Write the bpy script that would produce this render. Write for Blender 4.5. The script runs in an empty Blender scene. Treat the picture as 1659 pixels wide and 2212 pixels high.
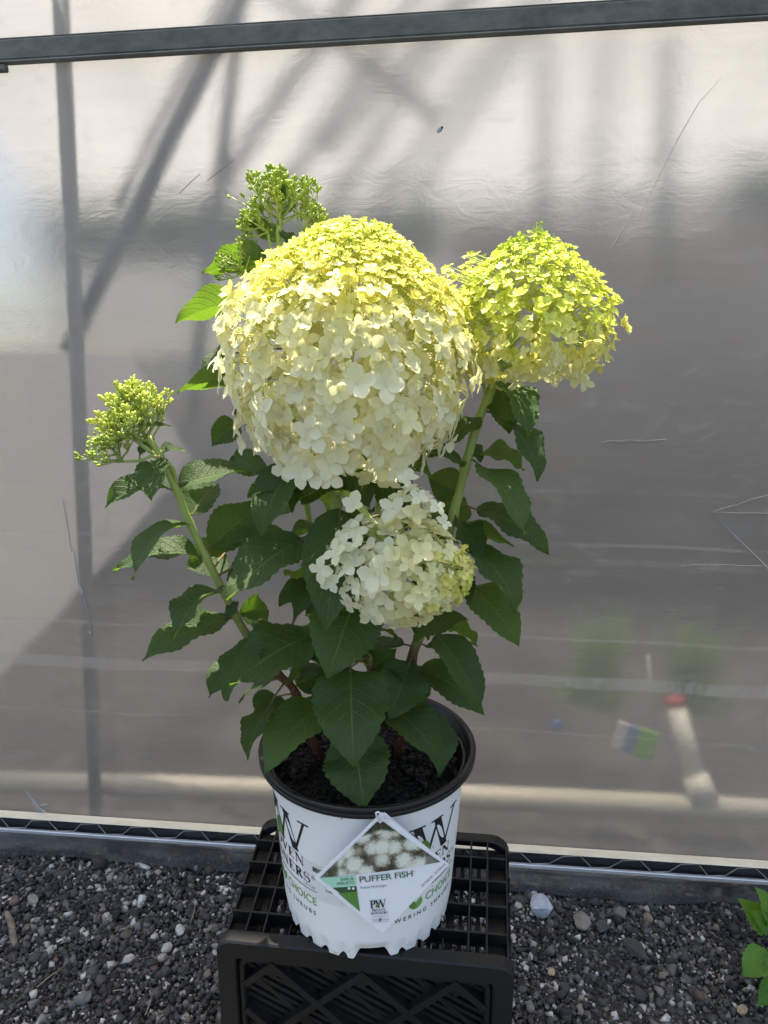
import bpy, math, random
import numpy as np
from mathutils import Vector, Matrix, Quaternion, noise as mnoise

R = math.radians
rng = np.random.default_rng(7)
rnd = random.Random(11)
S = bpy.context.scene
COL = S.collection

# ------------------------------------------------------------------ camera, sky, sun, exposure
CAM_H = 1.05
PITCH = R(12.2)
FPX = 1400.0                       # focal length on a 1659 x 2212 picture
cam_data = bpy.data.cameras.new('camera')
cam = bpy.data.objects.new('camera', cam_data)
COL.objects.link(cam)
cam.location = (0, 0, CAM_H)
cam.rotation_euler = (R(90) - PITCH, 0, 0)
cam_data.sensor_fit = 'VERTICAL'
cam_data.sensor_height = 36
cam_data.lens = 36 * FPX / 2212
cam_data.clip_start = 0.02
cam_data.clip_end = 3000
S.camera = cam

SUN_EL = R(76)
SUN_AZ = R(-26)                    # from +Y (behind the film wall), towards -X
world = bpy.data.worlds.new('World')
S.world = world
world.use_nodes = True
wn = world.node_tree.nodes
sky = wn.new('ShaderNodeTexSky')
sky.sky_type = 'NISHITA'
sky.sun_disc = False
sky.sun_elevation = SUN_EL
sky.sun_rotation = SUN_AZ
sky.air_density = 0.8
sky.dust_density = 3.0
sky.ozone_density = 1.0
wn['Background'].inputs['Strength'].default_value = 0.15
world.node_tree.links.new(sky.outputs[0], wn['Background'].inputs[0])

sun_data = bpy.data.lights.new('sun', 'SUN')
sun_data.energy = 4.9
sun_data.angle = R(0.5)
sun_data.color = (1.0, 0.955, 0.88)
sun = bpy.data.objects.new('sun', sun_data)
COL.objects.link(sun)
sd = Vector((math.sin(SUN_AZ) * math.cos(SUN_EL), math.cos(SUN_AZ) * math.cos(SUN_EL), math.sin(SUN_EL)))
sun.rotation_euler = sd.to_track_quat('Z', 'Y').to_euler()
sun.location = sd * 8

S.view_settings.view_transform = 'Standard'
S.view_settings.look = 'None'
S.view_settings.gamma = 1
S.view_settings.use_curve_mapping = False
S.view_settings.exposure = 1.5
S.view_settings.use_white_balance = True
S.view_settings.white_balance_temperature = 7200
S.view_settings.white_balance_tint = 4
S.render.engine = 'CYCLES'
S.cycles.max_bounces = 10
S.cycles.diffuse_bounces = 4
S.cycles.glossy_bounces = 3
S.cycles.transmission_bounces = 8
S.cycles.transparent_max_bounces = 16
S.cycles.sample_clamp_indirect = 6
S.cycles.use_denoising = True

# ------------------------------------------------------------------ helpers
CP, SP = math.cos(PITCH), math.sin(PITCH)


def ray(px, py):
    dx = (px - 829.5) / FPX
    dy = -(py - 1106) / FPX
    return Vector((dx, CP + dy * SP, -SP + dy * CP))


def P(px, py, Y):
    d = ray(px, py)
    return Vector((0, 0, CAM_H)) + d * (Y / d.y)


def G(px, py, z=0.0):
    d = ray(px, py)
    return Vector((0, 0, CAM_H)) + d * ((z - CAM_H) / d.z)


def new_mesh(name, verts, faces, mats=(), fmat=None, smooth=False, uvs=None):
    me = bpy.data.meshes.new(name)
    me.from_pydata([tuple(v) for v in verts], [], faces)
    for m in mats:
        me.materials.append(m)
    if fmat is not None:
        me.polygons.foreach_set('material_index', fmat)
    if smooth:
        me.polygons.foreach_set('use_smooth', [True] * len(me.polygons))
    if uvs is not None:
        lay = me.uv_layers.new(name='UVMap')
        idx = np.zeros(len(me.loops), dtype=np.int32)
        me.loops.foreach_get('vertex_index', idx)
        lay.data.foreach_set('uv', np.asarray(uvs, dtype=np.float32)[idx].ravel())
    me.update()
    return me


def add(name, me, parent=None, loc=(0, 0, 0), rot=None):
    o = bpy.data.objects.new(name, me)
    COL.objects.link(o)
    o.location = loc
    if rot is not None:
        o.rotation_euler = rot
    if parent is not None:
        o.parent = parent
    return o


def empty(name, loc=(0, 0, 0), rz=0.0):
    o = bpy.data.objects.new(name, None)
    COL.objects.link(o)
    o.location = loc
    o.rotation_euler = (0, 0, rz)
    o.empty_display_size = 0.05
    return o


def tag(o, label=None, cat=None, group=None, kind=None):
    if label:
        o['label'] = label
    if cat:
        o['category'] = cat
    if group:
        o['group'] = group
    if kind:
        o['kind'] = kind
    return o


class MB:
    """collects polygons for one mesh"""

    def __init__(self):
        self.v, self.f, self.m = [], [], []

    def add(self, verts, faces, mi=0):
        n = len(self.v)
        self.v += [Vector(v) for v in verts]
        for f in faces:
            self.f.append([i + n for i in f])
            self.m.append(mi)

    def box(self, x0, x1, y0, y1, z0, z1, mi=0, ch=0.0):
        if ch <= 0:
            vs = [(x, y, z) for z in (z0, z1) for y in (y0, y1) for x in (x0, x1)]
            fs = [(0, 2, 3, 1), (4, 5, 7, 6), (0, 1, 5, 4), (2, 6, 7, 3), (0, 4, 6, 2), (1, 3, 7, 5)]
            self.add(vs, fs, mi)
            return
        c = min(ch, (x1 - x0) / 2.2, (y1 - y0) / 2.2, (z1 - z0) / 2.2)
        vs, key = [], {}
        for ix, x in enumerate((x0, x1)):
            for iy, y in enumerate((y0, y1)):
                for iz, z in enumerate((z0, z1)):
                    sx, sy, sz = (1 if ix == 0 else -1), (1 if iy == 0 else -1), (1 if iz == 0 else -1)
                    key[ix, iy, iz, 0] = len(vs); vs.append((x, y + sy * c, z + sz * c))
                    key[ix, iy, iz, 1] = len(vs); vs.append((x + sx * c, y, z + sz * c))
                    key[ix, iy, iz, 2] = len(vs); vs.append((x + sx * c, y + sy * c, z))
        k = key
        fs = []
        for s in (0, 1):
            fs.append([k[s, 0, 0, 0], k[s, 0, 1, 0], k[s, 1, 1, 0], k[s, 1, 0, 0]])
            fs.append([k[0, s, 0, 1], k[1, s, 0, 1], k[1, s, 1, 1], k[0, s, 1, 1]])
            fs.append([k[0, 0, s, 2], k[0, 1, s, 2], k[1, 1, s, 2], k[1, 0, s, 2]])
        for a in (0, 1):
            for b in (0, 1):
                fs.append([k[a, b, 0, 0], k[a, b, 1, 0], k[a, b, 1, 1], k[a, b, 0, 1]])
                fs.append([k[a, 0, b, 0], k[a, 1, b, 0], k[a, 1, b, 2], k[a, 0, b, 2]])
                fs.append([k[0, a, b, 1], k[1, a, b, 1], k[1, a, b, 2], k[0, a, b, 2]])
                for d in (0, 1):
                    fs.append([k[a, b, d, 0], k[a, b, d, 1], k[a, b, d, 2]])
        self.add(vs, fs, mi)

    def tube(self, pts, rad, n=8, mi=0, caps=True):
        pts = [Vector(p) for p in pts]
        if not hasattr(rad, '__len__'):
            rad = [rad] * len(pts)
        rings = []
        t0 = (pts[1] - pts[0]).normalized()
        ref = Vector((0, 0, 1)) if abs(t0.z) < 0.9 else Vector((1, 0, 0))
        u = t0.cross(ref).normalized()
        for i, p in enumerate(pts):
            t = (pts[min(i + 1, len(pts) - 1)] - pts[max(i - 1, 0)]).normalized()
            u = (u - t * u.dot(t)).normalized()
            w = t.cross(u)
            rings.append([p + (u * math.cos(2 * math.pi * j / n) + w * math.sin(2 * math.pi * j / n)) * rad[i] for j in range(n)])
        vs = [v for r in rings for v in r]
        fs = []
        for i in range(len(pts) - 1):
            for j in range(n):
                a, b = i * n + j, i * n + (j + 1) % n
                fs.append((a, b, b + n, a + n))
        if caps:
            fs.append(tuple(range(n - 1, -1, -1)))
            fs.append(tuple(range((len(pts) - 1) * n, len(pts) * n)))
        self.add(vs, fs, mi)

    def lathe(self, prof, n=96, mi=0, closed=False):
        """prof: list of (r, z); mi may be a list per band"""
        vs, fs, ms = [], [], []
        for r, z in prof:
            for j in range(n):
                a = 2 * math.pi * j / n
                vs.append((r * math.cos(a), r * math.sin(a), z))
        m = len(prof)
        for i in range(m - 1 + (1 if closed else 0)):
            k = (i + 1) % m
            for j in range(n):
                fs.append((i * n + j, i * n + (j + 1) % n, k * n + (j + 1) % n, k * n + j))
        self.add(vs, fs, mi)

    def mesh(self, name, mats, smooth=False):
        return new_mesh(name, self.v, self.f, mats, self.m, smooth)

    def build(self, name, mats, parent=None, smooth=False, loc=(0, 0, 0)):
        if not isinstance(mats, (list, tuple)):
            mats = [mats]
        return add(name, self.mesh(name, mats, smooth), parent, loc)


def smooth_by_angle(o, deg=35):
    me = o.data
    me.polygons.foreach_set('use_smooth', [True] * len(me.polygons))
    try:
        me.set_sharp_from_angle(angle=R(deg))
    except Exception:
        pass


# ------------------------------------------------------------------ material helpers
class NT:
    def __init__(self, name):
        self.m = bpy.data.materials.new(name)
        self.m.use_nodes = True
        self.t = self.m.node_tree
        self.n = self.t.nodes
        self.bsdf = self.n['Principled BSDF']
        self.out = self.n['Material Output']

    def node(self, typ, **kw):
        nd = self.n.new(typ)
        for k, v in kw.items():
            setattr(nd, k, v)
        return nd

    def link(self, a, b):
        self.t.links.new(a, b)

    def val(self, sock, v):
        if isinstance(v, bpy.types.NodeSocket):
            self.link(v, sock)
        else:
            sock.default_value = v

    def math(self, op, a, b=None, c=None, clamp=False):
        nd = self.node('ShaderNodeMath', operation=op)
        nd.use_clamp = clamp
        self.val(nd.inputs[0], a)
        if b is not None:
            self.val(nd.inputs[1], b)
        if c is not None:
            self.val(nd.inputs[2], c)
        return nd.outputs[0]

    def mix(self, fac, a, b, blend='MIX'):
        nd = self.node('ShaderNodeMix', data_type='RGBA', blend_type=blend)
        self.val(nd.inputs['Factor'], fac)
        self.val(nd.inputs['A'], a if not isinstance(a, tuple) else (*a, 1)[:4])
        self.val(nd.inputs['B'], b if not isinstance(b, tuple) else (*b, 1)[:4])
        return nd.outputs['Result']

    def noise(self, scale, detail=4, rough=0.55, vec=None, dist=0.0):
        nd = self.node('ShaderNodeTexNoise')
        nd.inputs['Scale'].default_value = scale
        nd.inputs['Detail'].default_value = detail
        nd.inputs['Roughness'].default_value = rough
        nd.inputs['Distortion'].default_value = dist
        if vec is not None:
            self.link(vec, nd.inputs['Vector'])
        return nd.outputs['Fac']

    def ramp(self, fac, stops, interp='LINEAR'):
        nd = self.node('ShaderNodeValToRGB')
        cr = nd.color_ramp
        cr.interpolation = interp
        while len(cr.elements) < len(stops):
            cr.elements.new(0.5)
        for e, (p, c) in zip(cr.elements, stops):
            e.position = p
            e.color = (*c, 1)[:4] if isinstance(c, tuple) else (c, c, c, 1)
        self.link(fac, nd.inputs[0])
        return nd.outputs[0]

    def maprange(self, v, a, b, c=0.0, d=1.0, typ='LINEAR'):
        nd = self.node('ShaderNodeMapRange', interpolation_type=typ)
        self.val(nd.inputs[0], v)
        for i, x in enumerate((a, b, c, d)):
            nd.inputs[i + 1].default_value = x
        return nd.outputs[0]

    def coord(self, which='Object', scale=None):
        o = self.node('ShaderNodeTexCoord').outputs[which]
        if scale is None:
            return o
        mp = self.node('ShaderNodeMapping')
        mp.inputs['Scale'].default_value = scale
        self.link(o, mp.inputs['Vector'])
        return mp.outputs[0]

    def bump(self, h, strength=0.3, dist=0.002, target=None):
        nd = self.node('ShaderNodeBump')
        nd.inputs['Strength'].default_value = strength
        nd.inputs['Distance'].default_value = dist
        self.link(h, nd.inputs['Height'])
        self.link(nd.outputs[0], (target or self.bsdf).inputs['Normal'])
        return nd.outputs[0]

    def set(self, **kw):
        for k, v in kw.items():
            self.val(self.bsdf.inputs[k.replace('_', ' ')], v if not isinstance(v, tuple) else (*v, 1)[:4])
        return self


def simple(name, col, rough=0.5, var=0.0, scale=40, bump=0.0, spec=0.5, metal=0.0):
    t = NT(name)
    t.set(Roughness=rough, Metallic=metal)
    t.bsdf.inputs['Specular IOR Level'].default_value = spec
    nz = t.noise(scale, 5, 0.6, t.coord())
    c = t.mix(t.maprange(nz, 0.3, 0.7), tuple(x * (1 - var) for x in col), tuple(min(1, x * (1 + var)) for x in col))
    t.link(c, t.bsdf.inputs['Base Color'])
    if bump:
        t.bump(nz, bump, 0.002)
    return t.m


def petal_mat(name, base, deep, trans=0.4):
    """thin petal: diffuse with a little gloss, plus light coming through"""
    t = NT(name)
    oi = t.node('ShaderNodeObjectInfo')
    nz = t.noise(60, 3, 0.5, t.coord())
    k = t.math('MULTIPLY_ADD', oi.outputs['Random'], 0.55, t.math('MULTIPLY', nz, 0.45), clamp=True)
    col = t.mix(k, base, deep)
    t.link(col, t.bsdf.inputs['Base Color'])
    t.set(Roughness=0.42)
    t.bsdf.inputs['Specular IOR Level'].default_value = 0.45
    tr = t.node('ShaderNodeBsdfTranslucent')
    t.link(col, tr.inputs['Color'])
    mx = t.node('ShaderNodeMixShader')
    mx.inputs[0].default_value = trans
    t.link(t.bsdf.outputs[0], mx.inputs[1])
    t.link(tr.outputs[0], mx.inputs[2])
    t.link(mx.outputs[0], t.out.inputs[0])
    return t.m


# floret tiers: 0 tight green bud ... 5 fully white
TIER = [petal_mat('petal_green_bud', (0.34, 0.46, 0.045), (0.42, 0.52, 0.08), 0.4),
        petal_mat('petal_lime', (0.64, 0.70, 0.10), (0.73, 0.74, 0.20), 0.42),
        petal_mat('petal_yellow', (0.78, 0.73, 0.17), (0.82, 0.79, 0.32), 0.45),
        petal_mat('petal_cream', (0.80, 0.77, 0.38), (0.83, 0.81, 0.52), 0.45),
        petal_mat('petal_ivory', (0.86, 0.83, 0.55), (0.84, 0.80, 0.42), 0.46),
        petal_mat('petal_white', (0.88, 0.865, 0.70), (0.87, 0.845, 0.58), 0.44)]


def leaf_mat(name, top, under, trans_col, trans=0.3, vein=(0.16, 0.25, 0.06)):
    t = NT(name)
    uv = t.node('ShaderNodeUVMap').outputs[0]
    sp = t.node('ShaderNodeSeparateXYZ')
    t.link(uv, sp.inputs[0])
    u, v = sp.outputs[0], sp.outputs[1]
    av = t.math('ABSOLUTE', v)
    # lateral veins sweep forwards towards the tip
    s = t.math('SUBTRACT', u, t.math('MULTIPLY', t.math('POWER', av, 1.25), 0.30))
    fr = t.math('FRACT', t.math('MULTIPLY', s, 8.0))
    d = t.math('ABSOLUTE', t.math('SUBTRACT', fr, 0.5))
    lat = t.maprange(d, 0.39, 0.48, 0, 1, 'SMOOTHSTEP')
    mid = t.maprange(av, 0.012, 0.05, 1, 0, 'SMOOTHSTEP')
    veins = t.math('MAXIMUM', t.math('MULTIPLY', lat, t.maprange(av, 0.0, 1.0, 0.65, 0.30)), mid)
    vo = t.node('ShaderNodeTexVoronoi', feature='DISTANCE_TO_EDGE')
    cmb = t.node('ShaderNodeCombineXYZ')
    t.link(t.math('MULTIPLY', u, 16.0), cmb.inputs[0])
    t.link(t.math('MULTIPLY', v, 5.0), cmb.inputs[1])
    t.link(cmb.outputs[0], vo.inputs['Vector'])
    vo.inputs['Scale'].default_value = 1.6
    net = t.maprange(vo.outputs['Distance'], 0.0, 0.18, 0, 1)
    nz = t.noise(22, 4, 0.6, t.coord())
    oi = t.node('ShaderNodeObjectInfo')
    dark = tuple(x * 0.72 for x in top)
    lite = tuple(min(1, x * 1.3) for x in top)
    k = t.math('MULTIPLY_ADD', oi.outputs['Random'], 0.5, t.math('MULTIPLY', nz, 0.5))
    c = t.mix(k, dark, lite)
    c = t.mix(t.math('MULTIPLY', veins, 0.75), c, vein)
    geo = t.node('ShaderNodeNewGeometry')
    c2 = t.mix(geo.outputs['Backfacing'], c, t.mix(t.math('MULTIPLY', veins, 0.5), under, tuple(min(1, x * 1.45) for x in under)))
    t.link(c2, t.bsdf.inputs['Base Color'])
    t.set(Roughness=t.maprange(nz, 0.2, 0.8, 0.52, 0.68))
    t.bsdf.inputs['Specular IOR Level'].default_value = 0.45
    h = t.math('SUBTRACT', t.math('MULTIPLY', net, 0.15), t.math('MULTIPLY', veins, 1.0))
    nrm = t.bump(h, 0.6, 0.003)
    tr = t.node('ShaderNodeBsdfTranslucent')
    tr.inputs['Color'].default_value = (*trans_col, 1)
    t.link(nrm, tr.inputs['Normal'])
    mx = t.node('ShaderNodeMixShader')
    mx.inputs[0].default_value = trans
    t.link(t.bsdf.outputs[0], mx.inputs[1])
    t.link(tr.outputs[0], mx.inputs[2])
    t.link(mx.outputs[0], t.out.inputs[0])
    return t.m


M_LEAF = leaf_mat('leaf_green', (0.029, 0.062, 0.015), (0.085, 0.130, 0.034), (0.22, 0.40, 0.03), 0.33, (0.12, 0.20, 0.05))
M_YLEAF = leaf_mat('leaf_young', (0.045, 0.095, 0.020), (0.12, 0.19, 0.045), (0.28, 0.46, 0.04), 0.36, (0.15, 0.24, 0.06))


def stem_material():
    t = NT('stem')
    z = t.node('ShaderNodeSeparateXYZ')
    geo = t.node('ShaderNodeNewGeometry')
    t.link(geo.outputs['Position'], z.inputs[0])
    nz = t.noise(30, 4, 0.6, t.coord())
    h = t.math('MULTIPLY_ADD', nz, 0.12, z.outputs[2])
    c = t.ramp(t.maprange(h, 0.62, 0.92), [(0.0, (0.10, 0.028, 0.016)), (0.38, (0.14, 0.05, 0.026)), (0.55, (0.20, 0.20, 0.06)), (1.0, (0.34, 0.42, 0.11))])
    vo = t.node('ShaderNodeTexVoronoi', feature='F1')
    vo.inputs['Scale'].default_value = 260
    t.link(t.coord(), vo.inputs['Vector'])
    sp = t.maprange(vo.outputs['Distance'], 0.16, 0.26, 0.55, 0)
    c = t.mix(sp, c, (0.50, 0.50, 0.26))
    t.link(c, t.bsdf.inputs['Base Color'])
    t.set(Roughness=0.5)
    t.bump(t.noise(220, 3, 0.5, t.coord()), 0.25, 0.0015)
    return t.m


M_STEM = stem_material()
M_PETIOLE = simple('petiole', (0.20, 0.13, 0.05), 0.5, 0.35, 120)
M_PEDICEL = simple('pedicel', (0.50, 0.56, 0.18), 0.5, 0.15, 90)
M_BUD = petal_mat('bud_green', (0.33, 0.44, 0.05), (0.42, 0.52, 0.10), 0.25)
M_BUDY = petal_mat('bud_yellow_green', (0.54, 0.63, 0.08), (0.66, 0.71, 0.18), 0.35)
M_BUDSTEM = simple('bud_stalk', (0.36, 0.45, 0.13), 0.5, 0.15, 90)

# crate, pot
def dusty_black(name, base=0.012, dust=0.07, amt=0.55, rough=0.38):
    t = NT(name)
    c = t.coord()
    n1 = t.noise(14, 5, 0.65, c)
    n2 = t.noise(420, 3, 0.6, c)
    d = t.math('MULTIPLY', t.maprange(n1, 0.42, 0.72), t.maprange(n2, 0.40, 0.68, 0.25, 1.0))
    sp = t.maprange(t.noise(900, 2, 0.5, c), 0.70, 0.76)
    d = t.math('MULTIPLY_ADD', sp, 0.5, t.math('MULTIPLY', d, amt), clamp=True)
    t.link(t.mix(d, (base, base, base * 1.05), (dust, dust * 0.96, dust * 0.88)), t.bsdf.inputs['Base Color'])
    t.link(t.maprange(d, 0, 1, rough, 0.75), t.bsdf.inputs['Roughness'])
    t.bsdf.inputs['Specular IOR Level'].default_value = 0.32
    t.bump(t.noise(500, 3, 0.6, c), 0.12, 0.0008)
    return t.m


M_CRATE = dusty_black('black_plastic', 0.008, 0.055, 0.18, 0.40)
M_RIM = dusty_black('black_rim_plastic', 0.005, 0.02, 0.2, 0.30)


def pot_white():
    t = NT('white_pot_plastic')
    c = t.coord()
    n1 = t.noise(9, 4, 0.6, c)
    col = t.mix(t.maprange(n1, 0.35, 0.7), (0.87, 0.865, 0.86), (0.83, 0.82, 0.805))
    vo = t.node('ShaderNodeTexVoronoi', feature='F1')
    vo.inputs['Scale'].default_value = 62
    t.link(c, vo.inputs['Vector'])
    wn_ = t.node('ShaderNodeTexWhiteNoise', noise_dimensions='3D')
    t.link(vo.outputs['Position'], wn_.inputs['Vector'])
    keep = t.math('GREATER_THAN', wn_.outputs['Value'], 0.86)
    spk = t.math('MULTIPLY', t.maprange(vo.outputs['Distance'], 0.05, 0.11, 0.8, 0), keep)
    col = t.mix(spk, col, (0.10, 0.085, 0.07))
    z = t.node('ShaderNodeSeparateXYZ')
    t.link(c, z.inputs[0])
    soil = t.math('MULTIPLY', t.maprange(z.outputs[2], 0.0, 0.022, 1, 0), t.maprange(t.noise(70, 4, 0.7, c), 0.50, 0.68))
    col = t.mix(t.math('MULTIPLY', soil, 0.6), col, (0.22, 0.19, 0.15))
    t.link(col, t.bsdf.inputs['Base Color'])
    t.set(Roughness=0.38)
    t.bsdf.inputs['Subsurface Weight'].default_value = 0.0
    t.bump(n1, 0.05, 0.003)
    return t.m


M_POT = pot_white()
M_INK = simple('print_black', (0.012, 0.013, 0.02), 0.45)
M_INKGREY = simple('print_grey', (0.20, 0.20, 0.21), 0.5)
M_INKGREEN = simple('print_green', (0.16, 0.36, 0.08), 0.45)
M_INKLIME = simple('print_leaf_green', (0.10, 0.24, 0.045), 0.45, 0.4, 60)
M_INKRED = simple('print_red', (0.60, 0.05, 0.06), 0.45)
M_MINT = simple('print_mint', (0.38, 0.68, 0.50), 0.4)
M_DKGREEN = simple('print_dark_green', (0.035, 0.085, 0.03), 0.4)
M_MIDGREEN = simple('print_mid_green', (0.09, 0.24, 0.045), 0.4)
M_TITLE = simple('print_title_green', (0.065, 0.13, 0.06), 0.4)
M_CARD = simple('tag_card_white', (0.80, 0.81, 0.84), 0.22, 0.02)
M_STICKER = simple('sticker_white', (0.74, 0.73, 0.73), 0.45, 0.02)
M_TIE = simple('tie_plastic', (0.70, 0.71, 0.74), 0.35)


def soil_mat(name, a, b):
    t = NT(name)
    n = t.noise(90, 6, 0.7, t.coord())
    t.link(t.ramp(n, [(0.3, a), (0.7, b)]), t.bsdf.inputs['Base Color'])
    t.set(Roughness=0.95)
    t.bump(t.noise(160, 5, 0.7, t.coord()), 0.9, 0.006)
    return t.m


M_SOIL = soil_mat('potting_soil', (0.003, 0.0025, 0.002), (0.014, 0.010, 0.007))


def chip_mat(name):
    t = NT(name)
    at = t.node('ShaderNodeVertexColor', layer_name='tint')
    n = t.noise(130, 4, 0.7, t.coord())
    t.link(t.mix(1.0, at.outputs[0], t.ramp(n, [(0.25, 0.6), (0.75, 1.25)]), 'MULTIPLY'), t.bsdf.inputs['Base Color'])
    t.set(Roughness=0.85)
    t.bump(n, 0.25, 0.0008)
    return t.m


M_CHIP = chip_mat('tinted_chips')


def ground_mat():
    t = NT('gravel_bed')
    c = t.coord()
    vo = t.node('ShaderNodeTexVoronoi', feature='F1')
    vo.inputs['Scale'].default_value = 150
    t.link(c, vo.inputs['Vector'])
    wn_ = t.node('ShaderNodeTexWhiteNoise', noise_dimensions='3D')
    t.link(vo.outputs['Position'], wn_.inputs['Vector'])
    k = t.math('POWER', wn_.outputs['Value'], 5.0)
    col = t.mix(k, (0.022, 0.022, 0.023), (0.22, 0.215, 0.20))
    col = t.mix(t.maprange(t.noise(5, 4, 0.6, c), 0.4, 0.7), col, (0.020, 0.018, 0.017))
    t.link(col, t.bsdf.inputs['Base Color'])
    t.set(Roughness=0.9)
    t.bump(vo.outputs['Distance'], 1.0, 0.006).node.invert = True
    return t.m


M_GROUND = ground_mat()


def stone_mat(name, col, var=0.25):
    t = NT(name)
    c = t.coord()
    n = t.noise(90, 6, 0.65, c)
    n2 = t.noise(500, 3, 0.6, c)
    k = t.math('MULTIPLY_ADD', n2, 0.4, t.math('MULTIPLY', n, 0.6))
    t.link(t.mix(t.maprange(k, 0.35, 0.65), tuple(x * (1 - var) for x in col), tuple(min(1, x * (1 + var)) for x in col)), t.bsdf.inputs['Base Color'])
    t.set(Roughness=0.9)
    t.bump(k, 0.5, 0.003)
    return t.m


# ------------------------------------------------------------------ greenhouse
WALL_Y = 1.205
WALL_RZ = R(-5.4)
EAVE = 2.70
gh = empty('greenhouse', (0, WALL_Y, 0), WALL_RZ)
tag(gh, 'greenhouse covered in milky plastic film, standing behind the potted hydrangea', 'greenhouse')
GHM = Matrix.Translation((0, WALL_Y, 0)) @ Matrix.Rotation(WALL_RZ, 4, 'Z')
GHI = GHM.inverted()


def WL(px, py, depth=0.0):
    """local greenhouse point where the ray through a picture point meets the plane 'depth' metres inside the film"""
    o = GHI @ Vector((0, 0, CAM_H))
    d = (GHI.to_3x3() @ ray(px, py))
    return o + d * ((depth - o.y) / d.y)


def film_mat(name, refr=0.59, transl=0.20, tint=(0.26, 0.245, 0.235), rough=0.40, folds=True, ior=1.22, clear=(0.67, 0.645, 0.628), body=(0.66, 0.605, 0.56)):
    t = NT(name)
    c = t.coord()
    sp = t.node('ShaderNodeSeparateXYZ')
    t.link(c, sp.inputs[0])
    streak = t.noise(1.0, 5, 0.6, t.coord('Object', (3.0, 3.0, 60.0)))
    blot = t.noise(2.2, 4, 0.55, c, 0.6)
    fine = t.noise(1.0, 6, 0.65, t.coord('Object', (14, 14, 26)), 1.2)
    haze = t.math('ADD', t.math('MULTIPLY', t.maprange(streak, 0.3, 0.7, -0.5, 0.5), 0.05),
                  t.math('MULTIPLY', t.maprange(blot, 0.3, 0.7, -0.5, 0.5), 0.10))
    haze = t.math('MULTIPLY_ADD', t.maprange(fine, 0.54, 0.66), 0.08, haze)
    refn = t.node('ShaderNodeBsdfRefraction')
    refn.inputs['Color'].default_value = (*clear, 1)
    refn.inputs['Roughness'].default_value = rough
    refn.inputs['IOR'].default_value = ior
    trn = t.node('ShaderNodeBsdfTranslucent')
    trn.inputs['Color'].default_value = (*tint, 1)
    dif = t.node('ShaderNodeBsdfDiffuse')
    dif.inputs['Color'].default_value = (*body, 1)
    gl = t.node('ShaderNodeBsdfGlossy')
    gl.inputs['Roughness'].default_value = 0.22
    bh = t.math('MULTIPLY_ADD', fine, 0.35, t.math('MULTIPLY', blot, 1.0))
    bh = t.math('MULTIPLY_ADD', streak, 0.12, bh)
    bp = t.node('ShaderNodeBump')
    bp.inputs['Strength'].default_value = 0.62
    bp.inputs['Distance'].default_value = 0.006
    t.link(bh, bp.inputs['Height'])
    for nd in (refn, trn, dif, gl):
        t.link(bp.outputs[0], nd.inputs['Normal'])
    wht = t.node('ShaderNodeMixShader')          # translucent / diffuse share of the milkiness
    wht.inputs[0].default_value = 1 - transl / max(1e-3, 1 - refr)
    t.link(trn.outputs[0], wht.inputs[1])
    t.link(dif.outputs[0], wht.inputs[2])
    body = t.node('ShaderNodeMixShader')
    fac = t.math('ADD', 1 - refr, haze, clamp=True)
    if folds:
        # whitened fold lines pressed into the sheet
        wob = t.math('MULTIPLY', t.math('SUBTRACT', t.noise(1.0, 3, 0.5, t.coord('Object', (2.2, 0.1, 0.1))), 0.5), 0.03)
        zz = t.math('ADD', sp.outputs[2], wob)
        tot = None
        brk = t.noise(1.0, 4, 0.7, t.coord('Object', (9, 1, 5)))
        brk2 = t.noise(1.0, 3, 0.7, t.coord('Object', (90, 1, 9)))
        for z0, wdt, st, lo in ((0.545, 0.0022, 0.24, 0.42), (0.455, 0.0085, 0.36, 0.36), (0.342, 0.0016, 0.22, 0.40), (0.735, 0.0022, 0.20, 0.45),
                                (0.700, 0.0045, 0.14, 0.50), (0.835, 0.003, 0.12, 0.46)):
            d = t.math('ABSOLUTE', t.math('SUBTRACT', zz, z0))
            b = t.maprange(d, wdt, wdt * 1.9, st, 0, 'SMOOTHSTEP')
            b = t.math('MULTIPLY', b, t.maprange(brk, lo - 0.06, lo + 0.12))
            b = t.math('MULTIPLY', b, t.maprange(brk2, 0.25, 0.65, 0.35, 1.0))
            tot = b if tot is None else t.math('MAXIMUM', tot, b)
        fac = t.math('ADD', fac, tot, clamp=True)
    t.link(fac, body.inputs[0])
    t.link(refn.outputs[0], body.inputs[1])
    t.link(wht.outputs[0], body.inputs[2])
    fr = t.node('ShaderNodeFresnel')
    fr.inputs['IOR'].default_value = 1.4
    top = t.node('ShaderNodeMixShader')
    t.link(t.math('MULTIPLY', fr.outputs[0], 0.9), top.inputs[0])
    t.link(body.outputs[0], top.inputs[1])
    t.link(gl.outputs[0], top.inputs[2])
    t.link(top.outputs[0], t.out.inputs[0])
    return t.m


M_FILM = film_mat('greenhouse_film')
M_FLAP = film_mat('film_flap', 0.62, 0.08, (0.2, 0.205, 0.22), 0.25, False, 1.12, (0.30, 0.31, 0.33), (0.13, 0.135, 0.15))


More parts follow.
